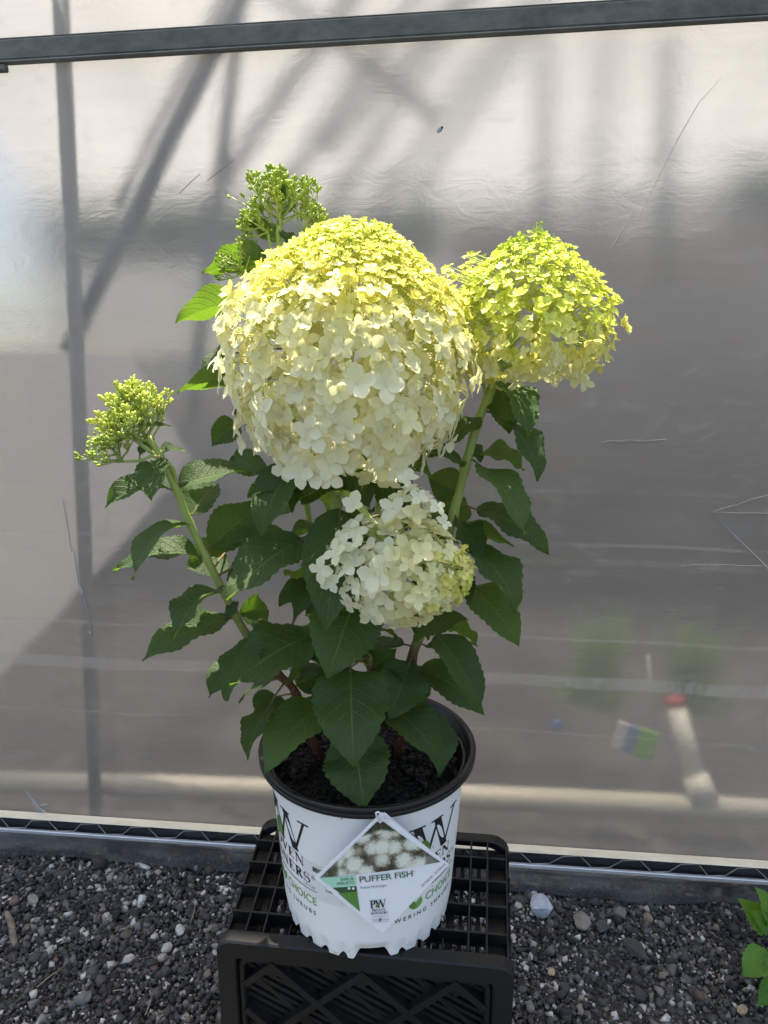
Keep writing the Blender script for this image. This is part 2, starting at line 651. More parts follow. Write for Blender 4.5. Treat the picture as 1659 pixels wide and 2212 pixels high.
def roof_film_mat():
    t = NT('roof_film')
    tp = t.node('ShaderNodeBsdfTransparent')
    tp.inputs['Color'].default_value = (1, 1, 1, 1)
    tr = t.node('ShaderNodeBsdfTranslucent')
    tr.inputs['Color'].default_value = (0.52, 0.50, 0.475, 1)
    df = t.node('ShaderNodeBsdfDiffuse')
    df.inputs['Color'].default_value = (0.82, 0.82, 0.82, 1)
    a = t.node('ShaderNodeMixShader')
    a.inputs[0].default_value = 0.35
    b = t.node('ShaderNodeMixShader')
    n = t.noise(1.3, 3, 0.5, t.coord())
    t.link(t.maprange(n, 0.3, 0.7, 0.72, 0.84), b.inputs[0])
    t.link(tr.outputs[0], a.inputs[1])
    t.link(df.outputs[0], a.inputs[2])
    t.link(tp.outputs[0], b.inputs[1])
    t.link(a.outputs[0], b.inputs[2])
    t.link(b.outputs[0], t.out.inputs[0])
    return t.m


M_ROOF = roof_film_mat()


def galv(name, a, b, rough=0.5, metal=0.6):
    t = NT(name)
    n = t.noise(1.0, 5, 0.65, t.coord('Object', (30, 60, 60)))
    st = t.noise(1.0, 3, 0.6, t.coord('Object', (9, 40, 14)), 0.8)
    k = t.math('MULTIPLY_ADD', st, 0.5, t.math('MULTIPLY', n, 0.5))
    t.link(t.mix(t.maprange(k, 0.38, 0.62), a, b), t.bsdf.inputs['Base Color'])
    t.set(Roughness=rough, Metallic=metal)
    t.bump(n, 0.15, 0.001)
    return t.m


M_STEEL = galv('galvanised_steel', (0.16, 0.175, 0.18), (0.25, 0.265, 0.27), 0.55, 0.5)
M_RAIL = galv('weathered_rail', (0.075, 0.078, 0.068), (0.145, 0.148, 0.132), 0.7, 0.0)
M_ALU = galv('aluminium_channel', (0.58, 0.60, 0.63), (0.78, 0.79, 0.80), 0.35, 0.5)
M_LEDGE = galv('film_over_base_board', (0.66, 0.58, 0.44), (0.78, 0.70, 0.55), 0.55, 0.0)
M_WIRE = simple('wiggle_wire', (0.30, 0.29, 0.27), 0.35, 0.2, 80, 0, 0.5, 0.6)

# side wall film: gently billowing sheet with tension creases
XW = 4.0
xs = np.unique(np.concatenate([np.linspace(-XW, -1.25, 14), np.linspace(-1.25, 1.15, 190), np.linspace(1.15, XW, 14)]))
zs = np.concatenate([np.linspace(0.082, 1.75, 150), np.linspace(1.78, EAVE, 12)])
creases = []          # (p, q, depth, width) in wall-local x,z
for a, b, dpt, w in (((1300, 550), (1565, 160), 0.0016, 0.006), ((1240, 700), (1400, 400), 0.0012, 0.008), ((1535, 1105), (1659, 1068), 0.0025, 0.008),
                     ((1535, 1105), (1659, 1235), 0.0025, 0.010), ((1380, 1500), (1659, 1200), 0.001, 0.03), ((380, 420), (430, 370), 0.0015, 0.006),
                     ((445, 395), (505, 350), 0.0015, 0.006), ((60, 1700), (120, 1790), 0.003, 0.010), ((180, 1275), (150, 1060), 0.0016, 0.006),
                     ((180, 1275), (205, 1380), 0.0016, 0.006), ((650, 1640), (480, 1480), 0.0015, 0.02), ((1020, 920), (1200, 520), 0.0010, 0.012),
                     ((430, 900), (230, 600), 0.0008, 0.03), ((1440, 1000), (1659, 760), 0.0015, 0.02), ((1200, 1180), (1500, 1060), 0.0010, 0.014)):
    pa, pb = WL(*a), WL(*b)
    creases.append(((pa.x, pa.z), (pb.x, pb.z), dpt, w))


def film_y(x, z):
    y = 0.010 * mnoise.noise(Vector((x * 1.1, z * 1.6, 3.1))) + 0.0035 * mnoise.noise(Vector((x * 3.5, z * 7.0, 9.0)))
    y += 0.0022 * mnoise.noise(Vector((x * 2.0 + z * 3, z * 16.0, 1.0)))
    f = min(1, (z - 0.082) / 0.15, (EAVE - z) / 0.15)
    rz = abs(z - RAIL_Z(x))
    f = max(0.0, min(f, rz / 0.12))
    y *= f
    for (x0, z0), (x1, z1), dpt, w in creases:
        L2 = (x1 - x0) ** 2 + (z1 - z0) ** 2
        s = ((x - x0) * (x1 - x0) + (z - z0) * (z1 - z0)) / L2
        if -0.05 < s < 1.05:
            sc = min(max(s, 0), 1)
            d = math.hypot(x - x0 - sc * (x1 - x0), z - z0 - sc * (z1 - z0))
            if d < 3 * w:
                y -= dpt * math.exp(-d / w) * math.sin(math.pi * min(1, max(0.12, sc * 0.8 + 0.1)))
    return y


rl, rr = WL(0, 118), WL(1659, 18)
RAIL_C = 0.5 * (rl.z + rr.z)


def RAIL_Z(x):
    return rl.z + (rr.z - rl.z) * (x - rl.x) / (rr.x - rl.x)


vs = [(x, film_y(x, z), z) for z in zs for x in xs]
nx = len(xs)
fs = [(j * nx + i, j * nx + i + 1, (j + 1) * nx + i + 1, (j + 1) * nx + i) for j in range(len(zs) - 1) for i in range(nx - 1)]
fw = add('wall_film', new_mesh('wall_film', vs, fs, [M_FILM], smooth=True), gh)
fw['label'] = 'milky side sheet with fold lines and creases'

# long pale tension lines and scuffs standing on the film
M_SCUFF = simple('stretched_film', (0.34, 0.345, 0.35), 0.35, 0.1, 50)
M_DARKCREASE = film_mat('crease_film', 0.55, 0.12, (0.5, 0.5, 0.5), 0.5, False)


def film_strip(pts, w, mat, name='crease'):
    m = MB()
    loc = [WL(*p) for p in pts]
    n = len(loc)
    ring = []
    for i, p in enumerate(loc):
        t = (loc[min(i + 1, n - 1)] - loc[max(i - 1, 0)]).normalized()
        side = Vector((-t.z, 0, t.x))
        ww = w * (0.15 + 0.85 * math.sin(math.pi * (i + 0.25) / (n - 0.5)))
        y = film_y(p.x, p.z)
        ring += [Vector((p.x, y - 0.0012, p.z)) - side * ww, Vector((p.x, y - 0.0032, p.z)), Vector((p.x, y - 0.0012, p.z)) + side * ww]
    fs = []
    for i in range(n - 1):
        for k in (0, 1):
            fs.append((i * 3 + k, i * 3 + k + 1, i * 3 + k + 4, i * 3 + k + 3))
    m.add(ring, fs)
    return m.build(name, mat, gh, smooth=True)


def wiggle(p, q, n, amp):
    out = []
    for i in range(n):
        s = i / (n - 1)
        out.append((p[0] + (q[0] - p[0]) * s + rnd.uniform(-amp, amp), p[1] + (q[1] - p[1]) * s + rnd.uniform(-amp, amp)))
    return out


film_strip([(58, 1708), (72, 1728), (84, 1742), (104, 1757), (122, 1770)], 0.0042, M_SCUFF, 'film_scuff')
film_strip([(86, 1742), (92, 1738), (104, 1736)], 0.002, M_SCUFF, 'film_scuff')
film_strip([(84, 1742), (81, 1752), (80, 1760)], 0.002, M_SCUFF, 'film_scuff')
film_strip([(176, 1262), (180, 1272), (184, 1282)], 0.004, M_SCUFF, 'film_scuff')
film_strip(wiggle((163, 1180), (176, 1258), 6, 1), 0.0010, M_SCUFF)
film_strip(wiggle((186, 1285), (203, 1372), 6, 1.5), 0.0010, M_SCUFF)
film_strip(wiggle((142, 1078), (160, 1190), 6, 1.5), 0.0013, M_SCUFF)
film_strip([(195, 1362), (199, 1366), (202, 1370)], 0.003, M_SCUFF, 'film_scuff')
film_strip([(1380, 470), (1420, 390), (1465, 300), (1510, 222), (1560, 165)], 0.0008, M_DARKCREASE)
film_strip([(1308, 560), (1340, 505), (1372, 455)], 0.0012, M_DARKCREASE)
film_strip([(388, 418), (408, 398), (432, 376)], 0.0007, M_DARKCREASE)
film_strip([(448, 392), (475, 370), (508, 345)], 0.0007, M_DARKCREASE)
film_strip(wiggle((1025, 1842 - 830), (1043, 1845 - 830), 4, 1), 0.002, M_SCUFF, 'film_scuff')
film_strip([(944, 286), (950, 281), (956, 274)], 0.004, M_SCUFF, 'film_scuff')
M_FOLD = film_mat('folded_film', 0.55, 0.22, (0.32, 0.31, 0.30), 0.5, False)
film_strip(wiggle((1537, 1104), (1700, 1056), 7, 1.5), 0.0011, M_FOLD)
film_strip(wiggle((1537, 1106), (1700, 1112), 7, 1.5), 0.0012, M_FOLD)
film_strip(wiggle((1537, 1108), (1720, 1290), 8, 2), 0.0013, M_FOLD)
film_strip(wiggle((1470, 1220), (1700, 1222), 8, 1.5), 0.0009, M_FOLD)
film_strip(wiggle((1300, 955), (1440, 950), 8, 2), 0.0030, M_FOLD)
hm = MB()
hc = WL(955, 277)
hm.add([(hc.x + 0.0017 * math.cos(a) * (1 + 0.4 * math.sin(3 * a)), film_y(hc.x, hc.z) - 0.0036, hc.z + 0.0024 * math.sin(a)) for a in np.linspace(0, 2 * math.pi, 10)[:-1]], [tuple(range(9))])
hm.build('puncture', M_INK, gh)

# top rail on the outside of the film
dirz = (rr.z - rl.z) / (rr.x - rl.x)


def rail_part(name, x0, x1, zlo, zhi, y0, y1, mat, ch=0.003):
    m = MB()
    m.box(x0, x1, y0, y1, zlo, zhi, 0, ch)
    for v in m.v:
        v.z += RAIL_Z(v.x)
    return m.build(name, mat, gh)


rail_part('rail', -XW, XW, -0.0165, 0.0165, -0.016, -0.003, M_RAIL)
rail_part('rail_lip', -XW, XW, 0.0168, 0.0195, -0.013, -0.003, M_RAIL, 0.001)
rail_part('rail_lip', -XW, XW, -0.0195, -0.0168, -0.018, -0.003, M_STEEL, 0.001)
bx = WL(0, 140).x
rail_part('rail_joint', bx - 0.12, bx + 0.018, -0.031, -0.0197, -0.015, -0.003, M_RAIL, 0.002)

# base channel with its wiggle wire, film flap under it
Z0 = 0.052
m = MB(); m.box(-XW, XW, -0.024, -0.002, 0.083, 0.0875, 0, 0.002); m.build('base_ledge', M_LEDGE, gh)
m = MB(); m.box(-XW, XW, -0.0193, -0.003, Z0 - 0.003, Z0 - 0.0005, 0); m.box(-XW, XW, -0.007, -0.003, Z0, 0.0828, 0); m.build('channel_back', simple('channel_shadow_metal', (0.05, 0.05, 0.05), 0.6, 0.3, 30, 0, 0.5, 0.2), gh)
m = MB(); m.box(-XW, XW, -0.0265, -0.0195, Z0 - 0.003, Z0 + 0.0058, 0, 0.0012); m.build('channel_lip', M_ALU, gh)
# pieces of film bunched in the channel
m = MB()
wpts = []
half = 0.058
x = -1.3
k = 0
while x < 1.3:
    wpts += [Vector((x, -0.022, Z0 + 0.006 if k % 2 == 0 else 0.080)), Vector((x + half * 0.62, -0.018, Z0 + 0.006 if k % 2 == 0 else 0.080))]
    x += half * (1 + 0.06 * rnd.uniform(-1, 1))
    k += 1
m.tube(wpts, 0.0013, 5)
m.build('wiggle_wire', M_WIRE, gh, True)
m = MB()
cols = 220
rows = 5
vv = []
for j in range(rows):
    for i in range(cols + 1):
        xx = -1.35 + 2.7 * i / cols
        zz = Z0 + 0.006 + (0.0815 - Z0 - 0.006) * j / (rows - 1)
        vv.append((xx, -0.0105 + 0.004 * mnoise.noise(Vector((xx * 16, zz * 30, 0))) * math.sin(math.pi * j / (rows - 1)), zz))
m.add(vv, [(j * (cols + 1) + i, j * (cols + 1) + i + 1, (j + 1) * (cols + 1) + i + 1, (j + 1) * (cols + 1) + i) for j in range(rows - 1) for i in range(cols)])
m.build('channel_film', M_FLAP, gh, True)
m = MB()
cols, rows = 260, 8
vv = []
for j in range(rows):
    s = j / (rows - 1)
    for i in range(cols + 1):
        xx = -1.6 + 3.2 * i / cols
        low = 0.004 + 0.012 * max(0, mnoise.noise(Vector((xx * 2.4, 5, 0)))) 
        zz = (Z0 - 0.002) * (1 - s) + low * s
        yy = -0.0275 - 0.014 * s * (1 + 1.2 * mnoise.noise(Vector((xx * 5, 1, 2)))) + 0.005 * mnoise.noise(Vector((xx * 14, zz * 30, 4)))
        vv.append((xx, yy, zz))
m.add(vv, [(j * (cols + 1) + i, j * (cols + 1) + i + 1, (j + 1) * (cols + 1) + i + 1, (j + 1) * (cols + 1) + i) for j in range(rows - 1) for i in range(cols)])
fl = m.build('film_flap', M_FLAP, gh, True)

# frame inside the film
def tubepart(name, pts, r, mat=None, n=10):
    m = MB(); m.tube(pts, r, n)
    return m.build(name, mat or M_STEEL, gh, True)


def between(a, b, d0, d1=None, ext=(0.0, 0.0)):
    p, q = WL(a[0], a[1], d0), WL(b[0], b[1], d0 if d1 is None else d1)
    v = q - p
    return [p - v * ext[0], q + v * ext[1]]


tubepart('post', between((143, 0), (196, 1240), 0.075, None, (0.1, 0.78)), 0.0150)
tubepart('brace', between((556, -20), (170, 760), 0.22, None, (0.12, 0.0)), 0.0175)
tubepart('post', between((553, 0), (440, 860), 0.40, None, (0.1, 0.6)), 0.0150)
tubepart('brace', between((530, 0), (310, 420), 0.38, None, (0.1, 0.1)), 0.009)
for a, b, d, r in (((735, 120), (510, 440), 0.40, 0.017), ((850, 150), (640, 450), 0.55, 0.017), ((960, 160), (720, 500), 0.7, 0.017), ((1060, 170), (800, 520), 0.9, 0.018),
                   ((560, 10), (890, 260), 0.45, 0.014), ((1000, 60), (760, 330), 0.50, 0.012), ((1180, 60), (930, 420), 0.75, 0.013)):
    tubepart('brace', between(a, b, d * 1.9, None, (0.35, 0.15)), r * 1.1)
# posts of the row behind
for px, d in ((1150, 1.6), (1385, 1.3), (1250, 2.4)):
    tubepart('post', between((px, 250), (px, 560), d, None, (0.3, 0.3)), 0.022)

# hoops and roof
RIDGE_Y, RIDGE_Z = 3.4, 4.0
def roof_pt(s, off=0.0):
    # s 0..1 from the near eave over the ridge to the far eave
    y = 2 * RIDGE_Y * s
    z = EAVE + (RIDGE_Z - EAVE) * math.sin(math.pi * s) ** 0.9
    return y, z - off
n_s = 28
for i, hx in enumerate((-3.55, -2.45, -0.60, 1.35, 2.5, 3.6)):
    pts = [Vector((hx, *roof_pt(s, 0.025))) for s in np.linspace(0.0, 1, n_s)]
    tubepart('hoop', ([Vector((hx, 0.03, 0.0))] if abs(hx + 0.6) > 0.01 else []) + [p if k else Vector((hx, 0.03, EAVE - 0.04)) for k, p in enumerate(pts)], 0.018)
for s in (0.18, 0.5, 0.82):
    y, z = roof_pt(s, 0.05)
    tubepart('purlin', [(-XW, y, z), (XW, y, z)], 0.016)
m = MB()
ss = np.linspace(0, 1, n_s)
vv = [(xx, *roof_pt(s)) for s in ss for xx in (-XW, 0, XW)]
m.add(vv, [(j * 3 + i, j * 3 + i + 1, (j + 1) * 3 + i + 1, (j + 1) * 3 + i) for j in range(n_s - 1) for i in range(2)])
m.build('roof_film', M_ROOF, gh, True)
m = MB(); m.box(-XW, XW, -0.03, 0.012, EAVE - 0.03, EAVE + 0.03, 0, 0.004); m.build('eave_rail', M_STEEL, gh)
# far side wall: dark lower skirt with film above
FARY = 2 * RIDGE_Y
m = MB(); m.box(-XW, XW, FARY, FARY + 0.03, 0, 0.75); m.build('far_skirt', simple('far_skirt_cloth', (0.16, 0.155, 0.15), 0.8), gh)
m = MB(); m.box(-XW, XW, FARY - 0.02, FARY + 0.05, 1.35, EAVE); m.build('far_header_film', M_ROOF, gh)

def curtain(px0, px1, z0, z1, y, mat, name, lab, pleat=0.02):
    xa, xb = WL(px0, 800, 0).x * (1 + y / 1.25), WL(px1, 800, 0).x * (1 + y / 1.25)
    m = MB()
    nn = 60
    vv = []
    for zz in (z0, z1):
        for i in range(nn + 1):
            x = xa + (xb - xa) * i / nn
            vv.append(GHM @ Vector((x, y + pleat * math.sin(x * 17) + 0.4 * pleat * math.sin(x * 41), zz + (0.03 * math.sin(x * 5) if zz == z1 else 0))))
    m.add(vv, [(i, i + 1, nn + 2 + i, nn + 1 + i) for i in range(nn)])
    o = m.build(name, mat, None, True)
    sd_ = o.modifiers.new('thickness', 'SOLIDIFY'); sd_.thickness = 0.004
    tag(o, lab, 'shade cloth')
    return o


curtain(880, 2100, 0.0, 1.66, 2.2, simple('brown_shade_cloth', (0.135, 0.115, 0.105), 0.9, 0.3, 5), 'shade_cloth', 'long brown-grey shade cloth hanging inside the greenhouse')
curtain(1380, 2200, 1.67, 1.88, 2.25, simple('green_hedge_strip', (0.20, 0.23, 0.19), 0.9, 0.2, 6), 'shade_cloth', 'grey-green strip above the brown shade cloth, standing in for the greenery beyond the greenhouse')  # this strip and the olive one stand in for the hedge beyond
curtain(150, 860, 1.54, 1.80, 2.3, simple('olive_hedge_strip', (0.12, 0.145, 0.11), 0.9, 0.2, 6), 'shade_cloth', 'olive strip behind the leaning braces, standing in for the hedge beyond the greenhouse')
curtain(-900, 870, 0.0, 1.10, 2.35, simple('grey_shade_cloth', (0.17, 0.165, 0.165), 0.9, 0.2, 6), 'shade_cloth', 'grey cloth skirt hanging under the olive strip inside the greenhouse')

m = MB()  # translucent sheet added inside, cut to the shape of the film's slanting bright sheen
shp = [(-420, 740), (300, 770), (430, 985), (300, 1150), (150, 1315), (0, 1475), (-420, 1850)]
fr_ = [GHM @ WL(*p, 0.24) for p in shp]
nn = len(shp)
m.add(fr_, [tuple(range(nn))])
ps = NT('sheen_sheet_mat')
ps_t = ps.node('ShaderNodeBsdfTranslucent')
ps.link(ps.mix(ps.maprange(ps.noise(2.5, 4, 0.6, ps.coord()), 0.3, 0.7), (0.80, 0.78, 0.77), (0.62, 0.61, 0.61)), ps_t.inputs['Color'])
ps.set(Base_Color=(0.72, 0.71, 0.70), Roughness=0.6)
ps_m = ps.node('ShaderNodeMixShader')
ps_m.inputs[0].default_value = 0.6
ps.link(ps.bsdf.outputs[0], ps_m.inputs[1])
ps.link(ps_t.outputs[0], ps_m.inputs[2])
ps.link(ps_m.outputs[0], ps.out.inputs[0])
tag(m.build('sheen_sheet', ps.m), 'pale translucent sheet added behind the film beside the post to make its slanting bright sheen', 'sheet')

# ------------------------------------------------------------------ ground and gravel
def sheet(name, x0, x1, y0, y1, z, mat, kind='structure'):
    m = MB()
    m.add([(x0, y0, z), (x1, y0, z), (x1, y1, z), (x0, y1, z)], [(0, 1, 2, 3)])
    o = m.build(name, mat)
    o['kind'] = kind
    return o


sheet('ground', -400, 400, -400, 400, -0.006, M_GROUND)

def icosa():
    t = (1 + 5 ** 0.5) / 2
    v = np.array([(-1, t, 0), (1, t, 0), (-1, -t, 0), (1, -t, 0), (0, -1, t), (0, 1, t), (0, -1, -t), (0, 1, -t), (t, 0, -1), (t, 0, 1), (-t, 0, -1), (-t, 0, 1)], float)
    v /= np.linalg.norm(v[0])
    f = np.array([(0, 11, 5), (0, 5, 1), (0, 1, 7), (0, 7, 10), (0, 10, 11), (1, 5, 9), (5, 11, 4), (11, 10, 2), (10, 7, 6), (7, 1, 8), (3, 9, 4), (3, 4, 2), (3, 2, 6), (3, 6, 8), (3, 8, 9), (4, 9, 5), (2, 4, 11), (6, 2, 10), (8, 6, 7), (9, 8, 1)])
    return v, f


IV, IF = icosa()


CV = np.array([(x, y, z) for z in (-1, 1) for y in (-1, 1) for x in (-1, 1)], float) * 0.66
CF = np.array([(0, 2, 3), (0, 3, 1), (4, 5, 7), (4, 7, 6), (0, 1, 5), (0, 5, 4), (2, 6, 7), (2, 7, 3), (0, 4, 6), (0, 6, 2), (1, 3, 7), (1, 7, 5)])


def scatter(name, pos, scale, colr, mat, jit=0.42, flat=None, smooth=False):
    """many little stones / chips as one mesh with a colour per stone"""
    n = len(pos)
    q = rng.normal(size=(n, 4)); q /= np.linalg.norm(q, axis=1)[:, None]
    w, x, y, z = q.T
    Rm = np.stack([np.stack([1 - 2 * (y * y + z * z), 2 * (x * y - z * w), 2 * (x * z + y * w)], -1),
                   np.stack([2 * (x * y + z * w), 1 - 2 * (x * x + z * z), 2 * (y * z - x * w)], -1),
                   np.stack([2 * (x * z - y * w), 2 * (y * z + x * w), 1 - 2 * (x * x + y * y)], -1)], 1)
    nv = len(CV)
    v = (np.repeat(CV[None], n, 0) + rng.uniform(-jit, jit, (n, nv, 3))) * scale[:, None, :]
    if flat is None:
        v = np.einsum('nij,nkj->nki', Rm, v)
    else:
        a = rng.uniform(0, 2 * np.pi, n); ti = rng.normal(0, flat, n)
        ca, sa = np.cos(a)[:, None], np.sin(a)[:, None]
        ct, st = np.cos(ti)[:, None], np.sin(ti)[:, None]
        vx, vy, vz = v[..., 0], v[..., 1], v[..., 2]
        vx, vz = vx * ct - vz * st, vx * st + vz * ct
        v = np.stack([vx * ca - vy * sa, vx * sa + vy * ca, vz], -1)
    v = v + pos[:, None, :]
    f = (CF[None] + (np.arange(n) * nv)[:, None, None]).reshape(-1, 3)
    me = bpy.data.meshes.new(name)
    me.vertices.add(n * nv)
    me.vertices.foreach_set('co', v.reshape(-1).astype(np.float32))
    nf = len(f)
    me.loops.add(nf * 3)
    me.loops.foreach_set('vertex_index', f.reshape(-1).astype(np.int32))
    me.polygons.add(nf)
    me.polygons.foreach_set('loop_start', (np.arange(nf) * 3).astype(np.int32))
    me.polygons.foreach_set('loop_total', np.full(nf, 3, np.int32))
    me.update(calc_edges=True)
    me.validate()
    at = me.color_attributes.new('tint', 'FLOAT_COLOR', 'POINT')
    c4 = np.concatenate([np.repeat(colr[:, None, :], nv, 1), np.ones((n, nv, 1))], -1)
    at.data.foreach_set('color', c4.reshape(-1).astype(np.float32))
    me.materials.append(mat)
    if smooth:
        me.polygons.foreach_set('use_smooth', [True] * nf)
    return me


def gravel_colours(n):
    g = np.exp(rng.normal(math.log(0.054), 0.64, n)).clip(0.02, 0.22)
    c = np.stack([g * 1.0, g * 1.0, g * 1.01], -1)
    r = rng.uniform(size=n)
    pale = r < 0.085
    c[pale] = rng.uniform(0.22, 0.58, (pale.sum(), 1)) * np.array([1.0, 0.985, 0.95])
    tan = (r > 0.085) & (r < 0.115)
    c[tan] = rng.uniform(0.12, 0.28, (tan.sum(), 1)) * np.array([1.0, 0.85, 0.70])
    red = (r > 0.115) & (r < 0.121)
    c[red] = rng.uniform(0.10, 0.2, (red.sum(), 1)) * np.array([1.0, 0.66, 0.62])
    return c


NG = 78000
gx = rng.uniform(-1.05, 1.02, NG)
gy = rng.uniform(0.50, 1.42, NG)
lim = WALL_Y - 0.0945 * gx - 0.015
keep = gy < lim
gx, gy = gx[keep], gy[keep]
n = len(gx)
sz = np.exp(rng.normal(math.log(0.0032), 0.44, n)).clip(0.0014, 0.012)
sc = sz[:, None] * rng.uniform(0.7, 1.25, (n, 3))
und = np.array([0.006 * mnoise.noise(Vector((a * 4, b * 4, 0))) + 0.004 * mnoise.noise(Vector((a * 13, b * 13, 5))) for a, b in zip(gx, gy)])
gz = und - 0.004 + sz * rng.uniform(-0.1, 0.75, n)
gcol = gravel_colours(n)
small = (sz < 0.0028) & (rng.uniform(size=n) < 0.10)
gcol[small] = rng.uniform(0.25, 0.6, (small.sum(), 1)) * np.array([1.0, 0.99, 0.96])
patch = np.array([mnoise.noise(Vector((a * 5, b * 5, 11))) for a, b in zip(gx, gy)])
gcol *= (1 - 0.45 * (patch > 0.28))[:, None]
gv = add('gravel', scatter('gravel', np.stack([gx, gy, gz], -1), sc, gcol, M_CHIP))
tag(gv, 'dark grey crushed stone gravel with scattered pale chips', 'gravel', kind='stuff')


def rock_mesh(name, r, seed, mat, sub=2, rough=0.22, sq=(1, 0.85, 0.6)):
    v, f = IV.copy(), IF.copy()
    verts = [Vector(a) for a in v]
    faces = [tuple(a) for a in f]
    for _ in range(sub):
        cache, nf = {}, []
        def mid(a, b):
            k = (min(a, b), max(a, b))
            if k not in cache:
                cache[k] = len(verts)
                verts.append(((verts[a] + verts[b]) / 2).normalized())
            return cache[k]
        for a, b, c in faces:
            ab, bc, ca = mid(a, b), mid(b, c), mid(c, a)
            nf += [(a, ab, ca), (b, bc, ab), (c, ca, bc), (ab, bc, ca)]
        faces = nf
    rr = random.Random(seed)
    planes = [(Vector((rr.gauss(0, 1), rr.gauss(0, 1), rr.gauss(0, 1))).normalized(), rr.uniform(0.62, 0.92)) for _ in range(11)]
    out = []
    for p in verts:
        k = 1.0
        for nn, dd in planes:
            q = p.dot(nn)
            if q > 0.05:
                k = min(k, dd / q)
        k *= 1 + rough * 0.25 * mnoise.noise(p * 2.6 + Vector((seed, 0, 0)))
        out.append(Vector((p.x * sq[0], p.y * sq[1], p.z * sq[2])) * k * r)
    return new_mesh(name, out, faces, [mat])


STONES = [((1170, 1968), 0.0255, (0.40, 0.43, 0.50), 'large pale bluish stone on the gravel next to the crate', (1.05, 0.9, 0.7)),
          ((1152, 1938), 0.0105, (0.30, 0.33, 0.38), 'small blue-grey stone touching the back of the large pale stone', (0.8, 1.1, 0.7)),
          ((1257, 1996), 0.0190, (0.19, 0.175, 0.15), 'angular tan wedge-shaped stone on dark gravel', (1.1, 0.95, 0.6)),
          ((1338, 1978), 0.0150, (0.13, 0.125, 0.12), 'rounded grey-brown stone on the gravel near the film flap', (1, 0.9, 0.7)),
          ((1399, 1987), 0.0105, (0.18, 0.145, 0.10), 'small tan brown stone on the gravel beside the rounded grey-brown stone', (1.1, 0.8, 0.7)),
          ((1299, 2008), 0.0140, (0.055, 0.056, 0.06), 'dark charcoal stone lying beside the angular tan wedge', (0.85, 1.2, 0.6)),
          ((1372, 2055), 0.0230, (0.045, 0.045, 0.046), 'flat charcoal lump half sunk in the gravel', (1.2, 0.8, 0.35)),
          ((1191, 2104), 0.0080, (0.36, 0.27, 0.18), 'smooth orange-tan pebble on the gravel beside the crate', (1.2, 0.8, 0.6)),
          ((71, 1949), 0.0125, (0.22, 0.215, 0.20), 'oval pale grey pebble on the gravel near the brown twig', (1.25, 0.85, 0.65)),
          ((390, 2015), 0.0115, (0.42, 0.41, 0.38), 'creamy white block-shaped pebble beside the crate', (1.15, 0.85, 0.75)),
          ((360, 2052), 0.0110, (0.33, 0.34, 0.33), 'rough pale grey pebble beside the pinkish pebble', (1, 1, 0.7)),
          ((352, 2074), 0.0095, (0.30, 0.25, 0.235), 'pinkish grey pebble beside the dark red chip', (0.9, 1, 0.8)),
          ((331, 2089), 0.0105, (0.13, 0.07, 0.066), 'dark red stone chip on the gravel', (1.35, 0.7, 0.5)),
          ((179, 2160), 0.0145, (0.13, 0.135, 0.14), 'mid grey flat stone on the gravel away from the crate', (1.1, 1, 0.5)),
          ((231, 1982), 0.0085, (0.36, 0.31, 0.28), 'small pinkish white pebble on the gravel', (0.8, 1.15, 0.7)),
          ((273, 2023), 0.0110, (0.085, 0.075, 0.065), 'brown pebble beside a dark damp hollow in the gravel', (1.1, 0.9, 0.7)),
          ((1600, 2186), 0.0100, (0.26, 0.20, 0.14), 'brownish tan pebble on the gravel under the bright green shoot', (1.2, 0.9, 0.7))]
for i, (p, r, c, lab, sq) in enumerate(STONES):
    g = G(*p)
    o = add('stone', rock_mesh('stone', r, 10 + i, stone_mat('stone_%d' % i, c), 2, 0.3, sq), None, (g.x, g.y, r * sq[2] * 0.50 + 0.002))
    o.rotation_euler = (0, 0, rnd.uniform(0, 6.28))
    tag(o, lab, 'stone')
# twig and straws
g0, g1 = G(14, 1978), G(38, 2050)
m = MB()
pts = [g0.lerp(g1, s) + Vector((0.003 * math.sin(5 * s), 0, 0.008)) for s in np.linspace(0, 1, 7)]
m.tube(pts, [0.004, 0.0058, 0.0062, 0.006, 0.0058, 0.0062, 0.0048], 8)
tag(m.build('twig', simple('twig_bark', (0.17, 0.135, 0.105), 0.9, 0.4, 60, 0.6), None, True), 'short thick brown twig lying on the gravel', 'twig')
M_STRAW = simple('dry_straw', (0.24, 0.20, 0.15), 0.8, 0.3, 60)
for a, b, lab in (((80, 2140), (142, 2093), 'long thin dry straw lying on the gravel near the mid grey flat stone'),
                  ((315, 2200), (330, 2155), 'short dry stem lying on the gravel beside the crate'),
                  ((412, 2000), (424, 1955), 'thin dry stalk lying on the gravel close to the crate'),
                  ((245, 2148), (272, 2150), 'small forked dry straw on the gravel')):
    p, q = G(*a), G(*b)
    m = MB()
    m.tube([p + Vector((0, 0, 0.007)), p.lerp(q, 0.5) + Vector((0.002, 0.001, 0.010)), q + Vector((0, 0, 0.007))], [0.0012, 0.001, 0.0006], 5)
    tag(m.build('straw', M_STRAW, None, True), lab, 'straw')

# ------------------------------------------------------------------ things inside the greenhouse
def inside(px, py, d):
    return GHM @ WL(px, py, d)


